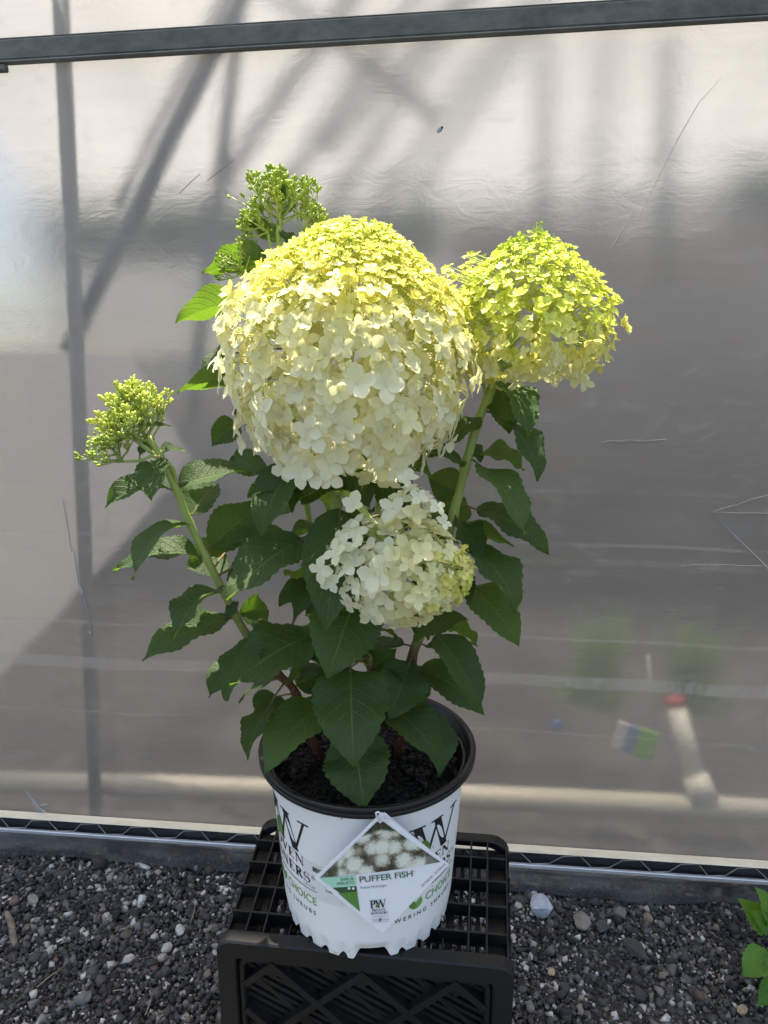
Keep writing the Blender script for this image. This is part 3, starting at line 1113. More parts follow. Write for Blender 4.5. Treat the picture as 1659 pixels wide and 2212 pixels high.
M_PIPE = simple('cream_pipe', (0.74, 0.69, 0.58), 0.5, 0.08, 8)
M_WPIPE = simple('white_pipe', (0.80, 0.76, 0.68), 0.4, 0.05, 12)
a, b = inside(-250, 1655, 0.13), inside(1900, 1740, 0.13)
m = MB(); m.tube([a, a.lerp(b, 0.5), b], 0.026, 18)
tag(m.build('ground_pipe', M_PIPE, None, True), 'long cream pipe lying along the inside of the film wall', 'pipe')
lp = empty('leaning_pipe', inside(1508, 1700, 0.11))
tag(lp, 'white pipe with a red end leaning behind the film', 'pipe')
o0 = lp.location.copy()
q0, q1, q2, q3 = inside(1512, 1712, 0.12) - o0, inside(1490, 1655, 0.14) - o0, inside(1446, 1508, 0.19) - o0, inside(1440, 1484, 0.2) - o0
m = MB(); m.tube([q0, q1], [0.031, 0.026], 16); m.build('elbow', M_WPIPE, lp, True)
m = MB(); m.tube([q1, q2], 0.0195, 16); m.build('pipe_body', M_WPIPE, lp, True)
m = MB(); m.tube([q2 - (q3 - q2) * 0.05, q3], [0.0205, 0.0205], 16); m.build('red_cap', simple('red_plastic', (0.55, 0.045, 0.05), 0.4), lp, True)
pl = empty('plant_label', inside(1370, 1585, 0.10))
tag(pl, 'small white, blue and green striped card lying behind the film', 'card')
e1 = inside(1320, 1562, 0.10) - inside(1415, 1600, 0.10)
o0 = pl.location.copy()
A, B, C, D = [inside(*p, 0.10) - o0 for p in ((1333, 1548), (1318, 1600), (1400, 1632), (1418, 1575))]
def card(name, s0, s1, mat):
    m = MB()
    up = Vector((0, 0.004, 0.002))
    v = [A.lerp(D, s0), B.lerp(C, s0), B.lerp(C, s1), A.lerp(D, s1)]
    m.add(v + [p + up for p in v], [(0, 1, 2, 3), (7, 6, 5, 4), (0, 4, 5, 1), (1, 5, 6, 2), (2, 6, 7, 3), (3, 7, 4, 0)])
    m.build(name, mat, pl)
card('white_band', 0, 0.25, simple('card_white', (0.8, 0.78, 0.72), 0.5))
card('blue_band', 0.255, 0.5, simple('card_blue', (0.16, 0.30, 0.55), 0.5))
card('green_band', 0.505, 1.0, simple('card_green', (0.25, 0.58, 0.05), 0.5))
p = inside(1200, 1551, 0.13)
o = add('blue_cap', rock_mesh('blue_cap', 0.017, 77, simple('blue_plastic', (0.05, 0.16, 0.45), 0.4), 2, 0.05, (1, 0.8, 0.8)), None, p)
tag(o, 'small blue plastic scrap lying behind the film', 'scrap')
m = MB(); m.tube([inside(1393, 1405, 0.10), inside(1408, 1560, 0.08)], 0.0035, 6)
tag(m.build('stake', simple('pale_stake', (0.45, 0.43, 0.38), 0.6), None, True), 'thin pale stake standing among weeds behind the film', 'stake')


def blade_clump(px, py, d, h, n, spread, lab, col):
    base = inside(px, py, d)
    m = MB()
    for _ in range(n):
        a = rnd.uniform(0, 6.28)
        r = min(abs(rnd.gauss(0, spread * 0.75)), spread * 2.2)
        p = base + Vector((r * math.cos(a), r * math.sin(a) * 0.5, 0))
        hh = h * rnd.uniform(0.25, 1.15) * math.exp(-(r / (spread * 2.0)) ** 2)
        lean = Vector((rnd.uniform(-1, 1), rnd.uniform(-0.5, 0.5), 0)) * hh * 0.35
        side = Vector((math.cos(a + 1), math.sin(a + 1), 0)) * rnd.uniform(0.004, 0.008)
        pts = [p, p + Vector((0, 0, hh * 0.5)) + lean * 0.35, p + Vector((0, 0, hh * 0.9)) + lean]
        m.add([pts[0] - side, pts[0] + side, pts[1] - side * 0.9, pts[1] + side * 0.9, pts[2]], [(0, 1, 3, 2), (2, 3, 4)])
    o = m.build('weed_clump', col)
    tag(o, lab, 'weeds')


M_WEED = petal_mat('weed_leaf', (0.20, 0.34, 0.03), (0.32, 0.44, 0.06), 0.4)
blade_clump(1275, 1500, 0.26, 0.27, 170, 0.06, 'leafy green weed clump behind the film near the blue scrap', M_WEED)
blade_clump(1470, 1510, 0.28, 0.27, 140, 0.05, 'tall green weed clump behind the film beside the red-ended pipe', M_WEED)

# floor inside the greenhouse
def floor_mat():
    t = NT('greenhouse_floor')
    c = t.coord()
    n = t.noise(3, 6, 0.7, c)
    n2 = t.noise(18, 5, 0.7, c)
    k = t.math('MULTIPLY_ADD', n2, 0.5, t.math('MULTIPLY', n, 0.5))
    t.link(t.ramp(k, [(0.38, (0.022, 0.021, 0.022)), (0.52, (0.070, 0.062, 0.057)), (0.64, (0.20, 0.17, 0.145))]), t.bsdf.inputs['Base Color'])
    t.set(Roughness=0.95)
    t.bump(n2, 0.6, 0.02)
    return t.m


fm = MB()
fm.add([GHM @ Vector(v) for v in ((-XW, 0.02, -0.001), (XW, 0.02, -0.001), (XW, FARY, -0.001), (-XW, FARY, -0.001))], [(0, 1, 2, 3)])
fo = fm.build('greenhouse_floor', floor_mat())
fo['kind'] = 'structure'

# ------------------------------------------------------------------ milk crate lying on its side
CRX, CRY, CRH, CRW, CRD = -0.015, 0.776, 0.353, 0.384, 0.232
crate = empty('milk_crate', (CRX, CRY, 0.0), R(-6.3))
tag(crate, 'black plastic milk crate lying on its side under the white pot', 'crate')


def ctaper(m):
    for v in m.v:
        v.x *= 1 + 0.075 * (v.y / CRD)
    return m


def cpart(name, boxes, ch=0.0012, smooth=False):
    m = MB()
    for b in boxes:
        m.box(*b, 0, ch)
    ctaper(m)
    return m.build(name, M_CRATE, crate, smooth)


def rounded_frame(w, h, r, inset, n=6):
    """outer and inner rounded rectangle outlines (x, z) about the crate front"""
    def outline(x0, x1, z0, z1, r):
        pts = []
        for cx, cz, a0 in ((x1 - r, z1 - r, 0), (x0 + r, z1 - r, 90), (x0 + r, z0 + r, 180), (x1 - r, z0 + r, 270)):
            for k in range(n + 1):
                a = R(a0 + 90 * k / n)
                pts.append((cx + r * math.cos(a), cz + r * math.sin(a)))
        return pts
    return outline(-w / 2, w / 2, 0, h, r), outline(-w / 2 + inset, w / 2 - inset, inset, h - inset, max(0.004, r - inset * 0.5))


def frame_part(name, w, h, r, inset, y0, y1, zoff=0.0, bev=0.002):
    a, b = rounded_frame(w, h, r, inset)
    n = len(a)
    m = MB()
    a2, b2 = rounded_frame(w - 2 * bev, h - 2 * bev, r, inset - 2 * bev)
    a2 = [(x, z + bev) for x, z in a2]; b2 = [(x, z + bev) for x, z in b2]
    rows = [[(x, y1, z + zoff) for x, z in a], [(x, y0 + bev, z + zoff) for x, z in a], [(x, y0, z + zoff) for x, z in a2],
            [(x, y0, z + zoff) for x, z in b2], [(x, y0 + bev, z + zoff) for x, z in b], [(x, y1, z + zoff) for x, z in b]]
    vs = [v for r_ in rows for v in r_]
    fs = []
    for k in range(6):
        k2 = (k + 1) % 6
        for i in range(n):
            j = (i + 1) % n
            fs.append((k * n + i, k * n + j, k2 * n + j, k2 * n + i))
    m.add(vs, fs)
    ctaper(m)
    return m.build(name, M_CRATE, crate)


D2 = CRD / 2
frame_part('base_frame', CRW, CRH, 0.017, 0.026, -D2, -D2 + 0.018)
frame_part('inner_frame', CRW - 0.053, CRH - 0.053, 0.014, 0.009, -D2 + 0.0055, -D2 + 0.024, 0.0265)
frame_part('mouth_frame', CRW - 0.004, CRH - 0.001, 0.028, 0.012, D2 - 0.016, D2, 0.0)
# diamond lattice of the crate's bottom (faces the photographer)
PX0, PX1, PZ0, PZ1 = -CRW / 2 + 0.034, CRW / 2 - 0.034, 0.034, CRH - 0.034


def clip_line(px, pz, dx, dz):
    t0, t1 = -9, 9
    for p, d, lo, hi in ((px, dx, PX0, PX1), (pz, dz, PZ0, PZ1)):
        if abs(d) < 1e-9:
            if p < lo or p > hi:
                return None
            continue
        a, b = (lo - p) / d, (hi - p) / d
        t0, t1 = max(t0, min(a, b)), min(t1, max(a, b))
    return (t0, t1) if t1 - t0 > 0.012 else None


def bar(name, x, z, dx, dz, w, y0, y1):
    l = math.hypot(dx, dz); dx, dz = dx / l, dz / l
    c = clip_line(x, z, dx, dz)
    if not c:
        return
    a, b = c
    m = MB()
    nx_, nz_ = -dz * w / 2, dx * w / 2
    base = [(x + dx * a + nx_, z + dz * a + nz_), (x + dx * b + nx_, z + dz * b + nz_), (x + dx * b - nx_, z + dz * b - nz_), (x + dx * a - nx_, z + dz * a - nz_)]
    m.add([(p, y0, q) for p, q in base] + [(p, y1, q) for p, q in base], [(3, 2, 1, 0), (4, 5, 6, 7), (0, 1, 5, 4), (1, 2, 6, 5), (2, 3, 7, 6), (3, 0, 4, 7)])
    ctaper(m)
    m.build(name, M_CRATE, crate)


ztop = CRH - 0.036
for k in range(-5, 6):
    bar('lattice_rib', 0.12 * k, ztop, 0.06, -0.052, 0.009, -D2 + 0.004, -D2 + 0.022)
    bar('lattice_rib', 0.12 * k, ztop, -0.06, -0.052, 0.009, -D2 + 0.0043, -D2 + 0.0217)
for k in range(-40, 41):
    bar('slat', 0.0230 * k, ztop - 0.1, 0.06, -0.030, 0.0052, -D2 + 0.0150, -D2 + 0.0200)
for k in range(-5, 6):
    bar('cross_slat', 0.12 * k + 0.06, ztop, 0.06, -0.052, 0.006, -D2 + 0.0145, -D2 + 0.0205)
for k in (-1, 0, 1):
    m = MB()
    xk = 0.12 * k
    tri = [(xk - 0.034, PZ1 + 0.001), (xk + 0.034, PZ1 + 0.001), (xk, ztop - 0.028)]
    m.add([(p, -D2 + 0.0125, q) for p, q in tri] + [(p, -D2 + 0.0205, q) for p, q in tri], [(2, 1, 0), (3, 4, 5), (0, 1, 4, 3), (1, 2, 5, 4), (2, 0, 3, 5)])
    ctaper(m); m.build('gusset', M_CRATE, crate)
# walls: skin with slots, long ribs and cross ribs. The wall on top carries the pot
def wall(transform, wid, full=True):
    """wid: width across; builds in a frame x across, y along the crate, z out"""
    def prt(name, boxes, ch=0.001):
        m = MB()
        for b in boxes:
            m.box(*b, 0, ch)
        m.v = [transform(v) for v in m.v]
        ctaper(m)
        m.build(name, M_CRATE, crate)
    h = wid / 2
    ya, yb = -D2 + 0.018, D2 - 0.014
    # skin
    prt('skin_border', [(-h + 0.002, -h + 0.030, ya, yb, -0.024, -0.020)])
    prt('skin_border', [(h - 0.030, h - 0.002, ya, yb, -0.024, -0.020)])
    sx = -h + 0.0345
    k = 0
    while sx < h - 0.034:
        prt('slat', [(sx, sx + (0.0052 if k % 5 else 0.010), ya, yb, -0.0245, -0.0195)])
        sx += 0.0118 if k % 5 else 0.0165
        k += 1
    for yy in (-0.062, -0.012, 0.038, 0.078):
        prt('cross_slat', [(-h + 0.028, h - 0.028, yy - 0.005, yy + 0.005, -0.0242, -0.0200)])
    if not full:
        return
    for xx in (-h + 0.0285, -h + 0.052, h - 0.0285, h - 0.052):
        prt('long_rib', [(xx - 0.0014, xx + 0.0014, ya, yb, -0.021, -0.0008)], 0.0006)
    for xx in (-h + 0.0014, h - 0.0014):
        prt('edge_rib', [(xx - 0.0014, xx + 0.0014, ya, yb, -0.024, -0.012)], 0.0006)
    for yy in (-0.066, -0.022, 0.022, 0.066):
        prt('cross_rib', [(-h + 0.002, h - 0.002, yy - 0.0015, yy + 0.0015, -0.0205, -0.0012)], 0.0006)
    for yy in (-0.085, 0.0, 0.085):
        for xx in (-h + 0.085, h - 0.085):
            prt('stub_rib', [(xx - 0.0013, xx + 0.0013, yy - 0.012, yy + 0.012, -0.021, -0.008)], 0.0005)


wall(lambda v: Vector((v.x, v.y, CRH + v.z)), CRW - 0.012)
wall(lambda v: Vector((v.x, v.y, -v.z)), CRW - 0.012, False)
wall(lambda v: Vector((CRW / 2 + v.z, v.y, CRH / 2 - v.x)), CRH - 0.060)
wall(lambda v: Vector((-CRW / 2 - v.z, v.y, CRH / 2 + v.x)), CRH - 0.060)

# ------------------------------------------------------------------ pot
POT = Vector((-0.0215, 0.765, CRH - 0.0015))
POTH = 0.230
pot = empty('nursery_pot', POT)
tag(pot, 'white nursery pot with black rim and printed lettering on the black crate', 'pot')


def potr(z):
    return 0.1115 + 0.0150 * (z / 0.2155)


NA = 336


def notch(th):
    """0 on a foot, 1 in a notch of the scalloped base; th = 0 faces the photographer"""
    d = (th + math.pi) % (2 * math.pi) - math.pi
    if abs(d - 0.07) < 0.21:
        return max(0.0, min(1.0, (0.21 - abs(d - 0.07)) / 0.07)) * 1.1
    c = math.cos(th * 28 + 1.0)
    return max(0.0, min(1.0, -0.42 + 1.42 * c)) ** 0.5 * 0.48


rows = []
zlev = [(0, 0), (0.35, 0), (0.7, 0), (1, 0), (0, 0.030), (0, 0.045), (0, 0.09), (0, 0.14), (0, 0.188), (0, 0.194), (0, 0.2165)]
m = MB()
vv = []
for row in range(len(zlev)):
    for j in range(NA):
        th = 2 * math.pi * j / NA
        nt = notch(th)
        zb = 0.0125 * nt
        fr_, zz = zlev[row]
        if row < 4:
            z = zb + (0.026 - zb) * fr_
            r = potr(z) - 0.0035 * min(1, nt * 1.4) * (1 - fr_) ** 0.7 - 0.002 * (1 - fr_)
        else:
            z, r = zz, potr(zz)
            if row in (9, 10):
                r += 0.0012
        vv.append((r * math.sin(th), -r * math.cos(th), z))
# inner skin of the feet
for j in range(NA):
    th = 2 * math.pi * j / NA
    zb = 0.0125 * notch(th)
    r = potr(zb) - 0.0115
    vv.append((r * math.sin(th), -r * math.cos(th), zb + 0.0015))
nr = len(zlev)
fs = []
for i in range(nr - 1):
    for j in range(NA):
        fs.append((i * NA + j, i * NA + (j + 1) % NA, (i + 1) * NA + (j + 1) % NA, (i + 1) * NA + j))
for j in range(NA):
    fs.append((nr * NA + j, nr * NA + (j + 1) % NA, (j + 1) % NA, j))
fs.append(tuple(nr * NA + j for j in range(NA)))
m.add(vv, fs)
pb = m.build('pot_body', M_POT, pot)
smooth_by_angle(pb, 40)
m = MB()
m.lathe([(0.1262, 0.2145), (0.1340, 0.2150), (0.1385, 0.2165), (0.1400, 0.2190), (0.1396, 0.2215), (0.1384, 0.2225), (0.1400, 0.2245),
         (0.1405, 0.2270), (0.1388, 0.2295), (0.1350, 0.2300), (0.1325, 0.2285), (0.1312, 0.2225), (0.1302, 0.2215), (0.1250, 0.2110), (0.1240, 0.2090), (0.1185, 0.1700), (0.1175, 0.1700), (0.1225, 0.2080), (0.1240, 0.2140)], 144, 0, True)
rm = m.build('pot_rim', M_RIM, pot)
smooth_by_angle(rm, 50)
rm['label'] = 'glossy black rolled rim'
# soil
m = MB()
vv = [(0, 0, 0.192)]
nrad = 16
for i in range(1, nrad + 1):
    r = 0.1200 * i / nrad
    for j in range(64):
        a = 2 * math.pi * j / 64
        x, y = r * math.cos(a), r * math.sin(a)
        vv.append((x, y, 0.188 + 0.006 * mnoise.noise(Vector((x * 30, y * 30, 1))) + 0.004 * mnoise.noise(Vector((x * 90, y * 90, 2)))))
fs = [(0, 1 + j, 1 + (j + 1) % 64) for j in range(64)]
for i in range(nrad - 1):
    for j in range(64):
        fs.append((1 + i * 64 + j, 1 + (i + 1) * 64 + j, 1 + (i + 1) * 64 + (j + 1) % 64, 1 + i * 64 + (j + 1) % 64))
m.add(vv, fs)
soil = m.build('potting_soil', M_SOIL, pot, True)
NC = 2600
rr_ = 0.118 * np.sqrt(rng.uniform(0, 1, NC)); aa = rng.uniform(0, 2 * np.pi, NC)
cp = np.stack([rr_ * np.cos(aa), rr_ * np.sin(aa), 0.190 + rng.uniform(-0.002, 0.006, NC)], -1)
cl_ = np.exp(rng.normal(math.log(0.0028), 0.5, NC)).clip(0.001, 0.011)
cs = np.stack([cl_, cl_ * rng.uniform(0.3, 0.8, NC), cl_ * rng.uniform(0.2, 0.5, NC)], -1)
g_ = np.exp(rng.normal(math.log(0.0065), 0.7, NC)).clip(0.002, 0.08)
cc = np.stack([g_, g_ * 0.74, g_ * 0.56], -1)
ch_ = add('bark_chips', scatter('bark_chips', cp, cs, cc, M_CHIP, 0.3, 0.25), soil)
ch_['kind'] = 'stuff'

# ------------------------------------------------------------------ lettering
def text_polys(s, size):
    cu = bpy.data.curves.new('tmp', 'FONT')
    cu.body = s
    cu.size = 1.0
    cu.resolution_u = 3
    ob = bpy.data.objects.new('tmp', cu)
    COL.objects.link(ob)
    dg = bpy.context.evaluated_depsgraph_get()
    me = ob.evaluated_get(dg).to_mesh()
    v = [(p.co.x, p.co.y) for p in me.vertices]
    f = [tuple(p.vertices) for p in me.polygons]
    ob.evaluated_get(dg).to_mesh_clear()
    bpy.data.objects.remove(ob)
    bpy.data.curves.remove(cu)
    xs_ = [p[0] for p in v]; 
    x0, x1 = min(xs_), max(xs_)
    k = size / 0.70                      # cap height of the built-in face is about 0.70
    return [((x - (x0 + x1) / 2) * k, y * k) for x, y in v], f, (x1 - x0) * k


def strip(pts, ws):
    """variable-width stroke as quads"""
    v, f = [], []
    n = len(pts)
    for i, (x, y) in enumerate(pts):
        ax, ay = pts[max(i - 1, 0)]; bx_, by_ = pts[min(i + 1, n - 1)]
        l = math.hypot(bx_ - ax, by_ - ay) or 1
        nx_, ny_ = -(by_ - ay) / l, (bx_ - ax) / l
        v += [(x + nx_ * ws[i] / 2, y + ny_ * ws[i] / 2), (x - nx_ * ws[i] / 2, y - ny_ * ws[i] / 2)]
    for i in range(n - 1):
        f.append((2 * i, 2 * i + 1, 2 * i + 3, 2 * i + 2))
    return v, f


def rect(x0, y0, x1, y1):
    return [(x0, y0), (x1, y0), (x1, y1), (x0, y1)], [(0, 1, 2, 3)]


def arc(cx, cy, rx, ry, a0, a1, wmin, wmax, n=16):
    pts, ws = [], []
    for i in range(n + 1):
        a = R(a0 + (a1 - a0) * i / n)
        pts.append((cx + rx * math.cos(a), cy + ry * math.sin(a)))
        ws.append(wmin + (wmax - wmin) * abs(math.cos(a)))
    return strip(pts, ws)


TK, TN, SE = 0.17, 0.055, 0.045


def serif_letter(ch):
    """roman capital of height 1: list of (verts, faces), advance"""
    L = []
    def stem(x, y0=0, y1=1, w=TK, s0=True, s1=True):
        L.append(rect(x - w / 2, y0, x + w / 2, y1))
        if s0: L.append(rect(x - w / 2 - 0.09, y0, x + w / 2 + 0.09, y0 + SE))
        if s1: L.append(rect(x - w / 2 - 0.09, y1 - SE, x + w / 2 + 0.09, y1))
    def diag(x0, y0, x1, y1, w):
        dx = w / 2 * 1.06
        L.append(([(x0 - dx, y0), (x0 + dx, y0), (x1 + dx, y1), (x1 - dx, y1)], [(0, 1, 2, 3)]))
    def serif(x, y, w=0.17):
        L.append(rect(x - w, y - SE, x + w, y) if y > 0.5 else rect(x - w, y, x + w, y + SE))
    if ch == 'I':
        stem(0.2); adv = 0.40
    elif ch == 'P':
        stem(0.2); L.append(arc(0.26, 0.73, 0.31, 0.245, 90, -90, TN, TK)); adv = 0.66
    elif ch == 'R':
        stem(0.2); L.append(arc(0.26, 0.74, 0.27, 0.235, 90, -90, TN, TK)); diag(0.36, 0.5, 0.64, 0.0, TK); serif(0.68, 0, 0.08); adv = 0.76
    elif ch == 'O':
        L.append(arc(0.42, 0.5, 0.33, 0.475, 0, 360, TN, TK, 28)); adv = 0.86
    elif ch == 'V':
        diag(0.12, 1, 0.42, 0, TK); diag(0.72, 1, 0.42, 0, TN); serif(0.12, 1); serif(0.72, 1, 0.12); adv = 0.82
    elif ch == 'E':
        stem(0.2); L.append(rect(0.2, 1 - TN, 0.60, 1)); L.append(rect(0.2, 0, 0.62, TN)); L.append(rect(0.2, 0.49, 0.50, 0.49 + TN))
        L.append(rect(0.565, 0.80, 0.61, 1)); L.append(rect(0.585, 0, 0.63, 0.22)); L.append(rect(0.46, 0.40, 0.50, 0.62)); adv = 0.70
    elif ch == 'N':
        stem(0.15, w=TN); diag(0.14, 1, 0.72, 0, TK); stem(0.72, w=TN, s0=False); serif(0.06, 1, 0.10); adv = 0.88
    elif ch == 'W':
        diag(0.13, 1, 0.38, 0, TK); diag(0.60, 1, 0.38, 0, TN); diag(0.58, 1, 0.84, 0, TK); diag(1.12, 1, 0.84, 0, TN); serif(0.13, 1); serif(0.58, 1, 0.15); serif(1.10, 1, 0.13); adv = 1.20
    elif ch == 'S':
        pts, ws = [], []
        for i in range(25):
            s = i / 24
            if s < 0.5:
                a = R(35 + (270 - 35) * s * 2); pts.append((0.27 + 0.20 * math.cos(a), 0.745 + 0.225 * math.sin(a)))
            else:
                a = R(90 - 235 * (s - 0.5) * 2); pts.append((0.27 + 0.225 * math.cos(a), 0.265 + 0.24 * math.sin(a)))
            ws.append(TN + (TK - TN) * math.exp(-((s - 0.5) / 0.22) ** 2))
        L.append(strip(pts, ws)); L.append(rect(0.425, 0.70, 0.47, 0.96)); L.append(rect(0.055, 0.03, 0.10, 0.30)); adv = 0.58
    else:
        adv = 0.3
    return L, adv


def serif_text(s, h, track=0.04):
    v, f = [], []
    x = 0
    for ch in s:
        L, adv = serif_letter(ch)
        for vv_, ff_ in L:
            n = len(v)
            v += [(x + a, b) for a, b in vv_]
            f += [tuple(i + n for i in q) for q in ff_]
        x += adv + track
    w = (x - track) * h
    return [(a * h - w / 2, b * h) for a, b in v], f, w


def leaf2d(w, h, n=9):
    up = [(w * 0.5 * math.sin(math.pi * i / n) ** 0.8 + 0.12 * w * math.sin(math.pi * i / n), h * i / n) for i in range(n + 1)]
    dn = [(-w * 0.5 * math.sin(math.pi * i / n) ** 0.8 + 0.12 * w * math.sin(math.pi * i / n), h * i / n) for i in range(n - 1, 0, -1)]
    v = up + dn
    return v, [tuple(range(len(v)))], w


def rot2(vfw, ang, dx=0, dy=0):
    c, s = math.cos(ang), math.sin(ang)
    return [(x * c - y * s + dx, x * s + y * c + dy) for x, y in vfw[0]], vfw[1], vfw[2]


def pot_print(name, vfw, th0, z0, mat, dx=0.0, parent=None, out=0.0006, slant=0.0):
    v, f, _ = vfw
    o = []
    for x, y in v:
        z = z0 + y + slant * (x + dx)
        r = potr(z) + out
        th = th0 + (x + dx) / potr(z0)
        o.append((r * math.sin(th), -r * math.cos(th), z))
    return add(name, new_mesh(name, o, f, [mat]), parent or pot)


def fit(vfw, width):
    k = width / vfw[2]
    return [(x * k, y) for x, y in vfw[0]], vfw[1], width


def logo(th):
    W = 0.116
    pw = serif_text('PW', 0.047, -0.10)
    pw = fit(pw, W)
    pot_print('logo_letters', pw, th, 0.1345, M_INK)
    # thicker W strokes sit behind a green leaf between the two letters
    pot_print('logo_leaf', rot2(leaf2d(0.021, 0.030), R(-18), -0.010, 0.0), th, 0.1330, M_INKLIME, 0, None, 0.0011)
    pot_print('logo_name', fit(serif_text('PROVEN', 0.0135), 0.097), th, 0.1180, M_INK)
    pot_print('logo_name', fit(serif_text('WINNERS', 0.0140), 0.112), th, 0.0975, M_INK)
    pot_print('registered_mark', text_polys('®', 0.0055), th, 0.1055, M_INK, 0.0605)
    nseg = 16
    v = []
    for i in range(nseg + 1):
        x = -0.064 + 0.128 * i / nseg
        v += [(x, 0), (x, 0.0011)]
    pot_print('logo_rule', (v, [(2 * i, 2 * i + 2, 2 * i + 3, 2 * i + 1) for i in range(nseg)], 0.128), th, 0.0880, M_INK)
    pot_print('logo_word', text_polys('COLOR', 0.0085), th, 0.0700, M_INKGREY, -0.042)
    pot_print('logo_leaf', rot2(leaf2d(0.009, 0.017), R(28), -0.010, 0), th, 0.0635, M_INKLIME)
    pot_print('logo_leaf', rot2(leaf2d(0.009, 0.017), R(-28), -0.009, 0), th, 0.0635, M_INKGREEN, 0, None, 0.0009)
    for ddx, ddz in ((-0.018, 0.0835), (-0.014, 0.0850), (-0.0095, 0.0838)):
        pot_print('logo_petal', leaf2d(0.003, 0.004), th, ddz, M_INKRED, ddx)
    pot_print('logo_word', fit(text_polys('CHOICE', 0.0115), 0.055), th, 0.0675, M_INKGREEN, 0.034)
    pot_print('logo_word', fit(text_polys('F L O W E R I N G   S H R U B S', 0.0062), 0.116), th, 0.0520, M_INK)


logo(R(-61))
logo(R(35))
logo(R(150))
# price sticker with bar code
TH = R(-24)
v = []
for i in range(13):
    x = -0.033 + 0.056 * i / 12
    v += [(x, 0), (x, 0.052)]
stk = pot_print('price_sticker', (v, [(2 * i, 2 * i + 2, 2 * i + 3, 2 * i + 1) for i in range(12)], 0.06), TH, 0.079, M_STICKER, 0, None, 0.0005)
x = -0.016
vb, fb = [], []
while x < 0.018:
    w = rnd.choice((0.0005, 0.0008, 0.0012))
    n = len(vb)
    vb += [(x, 0), (x + w, 0), (x + w, 0.007), (x, 0.007)]
    fb.append((n, n + 1, n + 2, n + 3))
    x += w + rnd.choice((0.0005, 0.0007, 0.001))
pot_print('bar_code', (vb, fb, 0.03), TH, 0.119, M_INK, 0, stk, 0.0010)
pot_print('sticker_text', text_polys('Hydrangea', 0.0036), TH, 0.1085, M_INK, 0.004, stk, 0.0010)
pot_print('sticker_text', text_polys('Panicle', 0.0030), TH, 0.1015, M_INK, 0.006, stk, 0.0010)
pot_print('sticker_text', text_polys('Puffer', 0.0030), TH, 0.0960, M_INK, 0.006, stk, 0.0010)
pot_print('sticker_text', text_polys('W-11-23', 0.0030), TH, 0.0925, M_INK, -0.022, stk, 0.0010)

# ------------------------------------------------------------------ hanging tag
def Z4(x, y):
    return (548.6 + x * 0.3307, 1481.2 + y * 0.3307)


tagT, tagL, tagR, tagB = P(*Z4(822, 838), 0.6245), P(*Z4(405, 1255), 0.6215), P(*Z4(1283, 1165), 0.6285), P(*Z4(830, 1640), 0.6185)
ptag = empty('plant_tag', tagT)
tag(ptag, 'diamond-shaped plastic plant tag with flower photo hanging from the pot rim', 'tag')
tc = (tagT + tagL + tagR + tagB) / 4
tex, tey = (tagR - tagL) / 2, (tagT - tagB) / 2
tn = tey.cross(tex).normalized()
if tn.y > 0:
    tn = -tn
# affine from zoomed picture coordinates to the tag plane (s, t)
zc = np.array([(822 + 405 + 1283 + 830) / 4, (838 + 1255 + 1165 + 1640) / 4])
zx, zy = np.array([(1283 - 405) / 2, (1165 - 1255) / 2]), np.array([(822 - 830) / 2, (838 - 1640) / 2])
ZM = np.linalg.inv(np.stack([zx, zy], 1))


def tp(s, t, lift=0.0):
    # the card bends very slightly
    bend = 0.004 * (s * s) - 0.0015 * t
    return tc + tex * s + tey * t + tn * (lift - bend) - tagT


def zt(x, y, lift=0.0):
    s, t = ZM @ (np.array([x, y]) - zc)
    return tp(s, t, lift)


def card_mesh(name, mat, lift, k=1.0, n=10, off=(0, 0), rot=0.0, thick=0.0006):
    vs, fs = [], []
    c, s_ = math.cos(rot), math.sin(rot)
    for sgn in (0, 1):
        for i in range(n + 1):
            for j in range(n + 1):
                a, b = i / n, j / n
                s, t = (a + b - 1) * k, (b - a) * k
                s, t = s * c - t * s_ + off[0], s * s_ + t * c + off[1]
                vs.append(tp(s, t, lift - sgn * thick))
    N = (n + 1) ** 2
    for i in range(n):
        for j in range(n):
            q = (i * (n + 1) + j, (i + 1) * (n + 1) + j, (i + 1) * (n + 1) + j + 1, i * (n + 1) + j + 1)
            fs.append(q); fs.append(tuple(N + x for x in reversed(q)))
    edge = [i * (n + 1) for i in range(n + 1)] + [n * (n + 1) + j for j in range(1, n + 1)] + [i * (n + 1) + n for i in range(n - 1, -1, -1)] + [j for j in range(n - 1, 0, -1)]
    for a, b in zip(edge, edge[1:] + edge[:1]):
        fs.append((a, b, N + b, N + a))
    return add(name, new_mesh(name, vs, fs, [mat]), ptag)


card0 = card_mesh('card', M_CARD, 0.0)
card_mesh('rear_leaflet', M_CARD, -0.0016, 1.0, 10, (0.012, -0.008), R(-1.2))


